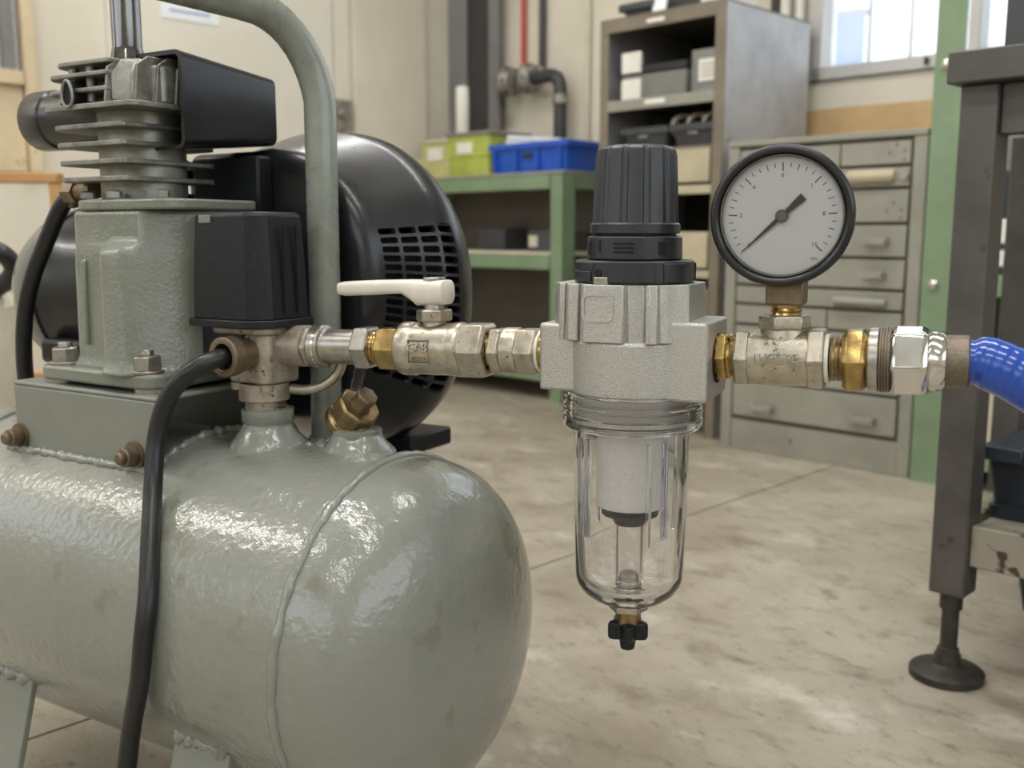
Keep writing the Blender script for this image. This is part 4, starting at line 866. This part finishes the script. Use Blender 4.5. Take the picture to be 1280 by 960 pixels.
for a in (-2.45, -2.2, -.95, -.62, .6, 1.6, 2.6):
    m_ = Matrix.Rotation(a, 4, 'Z')
    rb_.loft([[(x, y, z) for x, y in ((.0294, -.0011), (.0305, -.0014), (.0305, .0014), (.0294, .0011), (.0268, .0006), (.0268, -.0006))] for z in (-.099 - .006 * random.random(), -.046)], m=m_)
rb_.build('bowl_ribs', 'poly', bowl)
MB(mv).lathe([(-.087, .0188), (-.0866, .0196), (-.026, .0196)], 'z', (0, 0, 0), 48).build('filter_element', 'element', fr, .0006)
MB(mv).lathe([(-.0866, .0128), (-.0895, .0132), (-.0905, .0165), (-.0922, .0162), (-.0945, .0105), (-.0970, .0095), (-.0985, .0080)], 'z', (0, 0, 0), 40).build('baffle', 'black', fr, .0003)
MB(mv).lathe([(-.0975, .0088), (-.1330, .0086), (-.1330, .0066), (-.0975, .0068), (-.0975, .0088)], 'z', (0, 0, 0), 40, caps=(False, False)).build('drain_tube', 'poly', fr)
dv = MB(mv).lathe([(-.1280, .0045), (-.1295, .0058), (-.1330, .0060), (-.1335, .0076), (-.1365, .0078), (-.1372, .0055), (-.1440, .0055)], 'z', (0, 0, 0), 24).build('drain_valve', 'nickel', fr, .0003)
MB(mv).lathe([(-.1445, .0098), (-.1450, .0116), (-.1500, .0116), (-.1505, .0104)], 'z', (0, 0, 0), 6, phase=.2).build('drain_nut', 'nickel', dv, .0004)
MB(mv).lathe([(-.1505, .0075), (-.1580, .0074)], 'z', (0, 0, 0), 20).build('drain_stem', 'old_brass', dv)
wk = MB(mv)
def star(z, k):
    out = []
    for q in range(40):
        a = 2 * PI * q / 40; out.append((k * (.0098 + .0024 * math.cos(5 * a)) * math.cos(a), k * (.0098 + .0024 * math.cos(5 * a)) * math.sin(a), z))
    return out
wk.loft([star(-.1568, .8), star(-.1576, .96), star(-.1590, 1), star(-.1655, 1), star(-.1672, .94), star(-.1680, .6)])
wk.lathe([(-.1675, .0050), (-.1720, .0045), (-.1740, .0041), (-.1745, .0034)], 'z', (0, 0, 0), 18)
wk.build('drain_knob', 'black', dv, sharp=40)
# threaded skirt of the body, seen through the collar
MB(mv).lathe([(-.0375, .0305), (-.0365, .0322), (-.0340, .0322), (-.0335, .0310), (-.0305, .0322), (-.0300, .0310), (-.0270, .0322), (-.0265, .0310), (-.0235, .0322), (-.0205, .0322)], 'z', (0, 0, 0), 56).build('threaded_skirt', 'filter_alu', body)
# --- tee
te, ms, mv = pipe_thing('pipe_tee', .334, -.0165, 'nickel plated pipe tee under the pressure gauge', 'fitting')
MB(ms).lathe([(.2993, .0120), (.3030, .0122)], 'x', (0, 0, 0), 32).build('hex_nipple', 'brass', te)
MB(ms).lathe([(.2993, .0128), (.301, .0140), (.305, .0140), (.306, .0126)], 'x', (0, 0, 0), 6, phase=PI).build('hex_nipple', 'brass', te, .0003)
thread(MB(ms), .305, .3120, .0122).build('nipple_thread', 'brass', te)
hexx(MB(ms), .3095, .3180, .0162, .0010).build('hex_end', 'nickel', te, .0006)
tbod = MB(ms).lathe([(.3165, .0130), (.3175, .0146), (.325, .0150), (.340, .0150), (.3480, .0148)], 'x', (0, 0, 0), 48).build('tee_body', 'nickel', te)
MB(ms).lathe([(.008, .0118), (.0135, .0112), (.0160, .0105)], 'z', (.3345, 0, 0), 40).build('branch_neck', 'nickel', te)
MB(ms).lathe([(.0152, .0126), (.0162, .0138), (.0215, .0138), (.0228, .0128)], 'z', (.3345, 0, 0), 6, phase=.3).build('hex_end', 'nickel', te, .0006)
MB(ms).lathe([(.3470, .0160), (.3480, .0174), (.3550, .0174), (.3560, .0162), (.3560, .0128), (.3540, .0122)], 'x', (0, 0, 0), 6, phase=PI).build('hex_end', 'nickel', te, .0006)
mk = MB()
for i, (ch, sz) in enumerate(zip('JHGSTE', (.0052, .006, .0062, .006, .006, .0062))): on_curve(mk, ch, sz * 1.05, .3215 + i * .0041, .0012, .0154)
for ch, z, x in (('3', .0098, .3312), ('3', .0072, .3322), ('O', .0045, .3325)): on_curve(mk, ch, .0045, x, z, .0154)
mk.add(*[[(x, y, z) for x in (.325, .337) for y in (-.0152, -.0140) for z in (-.0034, -.0029)], [(0, 1, 3, 2), (4, 6, 7, 5), (0, 2, 6, 4), (1, 5, 7, 3), (0, 4, 5, 1), (2, 3, 7, 6)]], ms)
mk.build('cast_mark', 'nickel', tbod)
# --- pressure gauge
GX, GZ, GR = .3315, .0738, .0357
pg, ms, mv = pipe_thing('pressure_gauge', GX, .0225, 'round black rimmed pressure gauge with white dial on the tee', 'gauge')
gm_ = T3((0, 0, GZ - .0225)) @ Matrix.Rotation(R(3), 4, 'Z')
case = MB(gm_).lathe([(.018, .026), (.017, .0335), (.0145, .0345), (-.008, .0345), (-.0085, .0357), (-.0155, .0357), (-.0168, .0352), (-.0175, .0342), (-.0178, .0330), (-.0172, .0318), (-.0150, .0308), (-.0135, .0306), (-.0115, .0306)], 'y', (0, 0, 0), 96, caps=(True, False)).build('gauge_case', 'black_gloss', pg, sharp=50)
MB(gm_).lathe([(-.0090, .0335), (-.0112, .0335)], 'y', (0, 0, 0), 80).build('dial', 'dial', pg)
MB(gm_).lathe([(-.0120, .0306), (-.0152, .0306), (-.0152, .0300), (-.0120, .0297), (-.0120, .0306)], 'y', (0, 0, 0), 80, caps=(False, False)).build('inner_bezel', 'grey_box', case)
dm = MB(gm_)
for i in range(31):
    a = R(223 - 264 * i / 30); major = i % 5 == 0; ro_, ri_ = .0268, (.0226 if major else .0246)
    if i % 5 in (2, 3) and i % 10 in (3, 7): ri_ = .0238
    wd = .00028 if major else .0002
    m_ = Matrix.Rotation(-(a - 0), 4, 'Y'); dm.box(ri_, ro_, -.01135, -.0112, -wd, wd, m_)
for i, tx in enumerate(('0', '2', '4', '6', '1', '8', '10')):
    a = R(223 - 44 * i); v_, f_ = text_geo(tx, .0032, .00004); rr = .0205 if i not in (0, 6) else .0218
    dm.add(v_, f_, T3((rr * math.cos(a), -.01128, rr * math.sin(a))) @ FACE_NEAR)
v_, f_ = text_geo('MPa', .0020, .00004); dm.add(v_, f_, T3((.0165, -.01128, -.0215)) @ FACE_NEAR)
dm.build('dial_marks', 'ink', pg)
na = R(223.3)
nd = MB(gm_); m_ = Matrix.Rotation(-na, 4, 'Y')
nd.add([(x, y, z) for y in (-.0128, -.0124) for x, z in ((.0275, -.00012), (.0275, .00012), (.016, .0006), (.003, .0011), (-.004, .0012), (-.0142, .0021), (-.0142, -.0021), (-.004, -.0012), (.003, -.0011), (.016, -.0006))],
       [tuple(range(10)), tuple(range(19, 9, -1))] + [(i, i + 10, (i + 1) % 10 + 10, (i + 1) % 10) for i in range(10)], m_)
needle = nd.build('needle', 'needle', pg)
MB(gm_).lathe([(-.0113, .0018), (-.0124, .0018), (-.0124, .0032), (-.0138, .0032), (-.0142, .0027)], 'y', (0, 0, 0), 28).build('needle_hub', 'hub', needle)
MB(gm_).lathe([(-.0150, .0305), (-.0158, .0305)], 'y', (0, 0, 0), 64).build('gauge_glass', 'lens', pg)
gs_ = T3((.003, 0, -.0225))
MB(gs_).box(-.0096, .0096, -.0096, .0096, .0282, .0405).build('square_stem', 'bronze', pg, .0012)
MB(gs_).lathe([(.0215, .0075), (.0228, .0082), (.024, .0076), (.0252, .0082), (.0264, .0076), (.0283, .0080)], 'z', (0, 0, 0), 28).build('stem_thread', 'brass', pg)
# --- hose coupler and hose
hs, ms, mv = pipe_thing('air_hose', .395, -.0165, 'blue air hose with chrome quick coupler at the tee outlet', 'hose')
MB(ms).lathe([(.3545, .0132), (.3578, .0128)], 'x', (0, 0, 0), 32).build('sealing_tape', 'tape', hs)
thread(MB(ms), .3585, .3660, .0118).build('nipple_thread', 'old_brass', hs)
hexx(MB(ms), .3645, .3765, .0177, .0024).build('hex_nut', 'brass', hs, .0004)
MB(ms).lathe([(.3765, .0150), (.3775, .0162), (.3815, .0164), (.3822, .0158)], 'x', (0, 0, 0), 48).build('collar', 'steel', hs)
gp = [(.3822, .0156)]
for i in range(4): x = .3826 + i * .0013; gp += [(x, .0166), (x + .0006, .0166), (x + .0007, .0156), (x + .0012, .0156)]
MB(ms).lathe(gp, 'x', (0, 0, 0), 48).build('grip_grooves', 'dark_steel', hs)
MB(ms).lathe([(.3876, .0160), (.3885, .0184), (.4035, .0184), (.4060, .0160)], 'x', (0, 0, 0), 6, phase=PI + .14).build('coupler_sleeve', 'chrome', hs, .0016)
MB(ms).lathe([(.4050, .0138), (.4065, .0148), (.4115, .0148), (.4130, .0138)], 'x', (0, 0, 0), 48).build('collar', 'chrome', hs)
MB(ms).lathe([(.4125, .0126), (.4135, .0132), (.4235, .0132), (.4240, .0118)], 'x', (0, 0, 0), 48).build('ferrule', 'dark_steel', hs, .0004)
hpth = smooth_path([(.418, 0, 0), (.425, 0, 0), (.432, .000, -.0006), (.440, -.001, -.0036), (.449, -.002, -.0085), (.462, -.004, -.018), (.478, -.006, -.036), (.490, -.006, -.07), (.497, -.004, -.13), (.50, 0, -.22), (.505, .01, -.31), (.53, .03, -.358), (.60, .08, -.3545), (.75, .12, -.3585)], 14)
rad = []
acc = 0
for i, p in enumerate(hpth):
    if i: acc += (p - hpth[i - 1]).length
    base_ = .0112 + min(.0018, max(0, (acc - .008) * .6)); rad.append(base_ + .00028 * math.sin(acc * 2 * PI / .0042))
def densify(pts, n):
    out = []
    for a, b in zip(pts, pts[1:]):
        for k in range(n): out.append(a.lerp(b, k / n))
    out.append(pts[-1]); return out
hp2 = densify(hpth, 3); rad = []; acc = 0
for i, p in enumerate(hp2):
    if i: acc += (p - hp2[i - 1]).length
    rad.append(.0112 + min(.0020, max(0, (acc - .008) * .5)) + 00.00009 * math.sin(acc * 2 * PI / .0046))
MB(ms).tube(hp2, rad, 24).build('hose_tube', 'hose', hs, sharp=80)
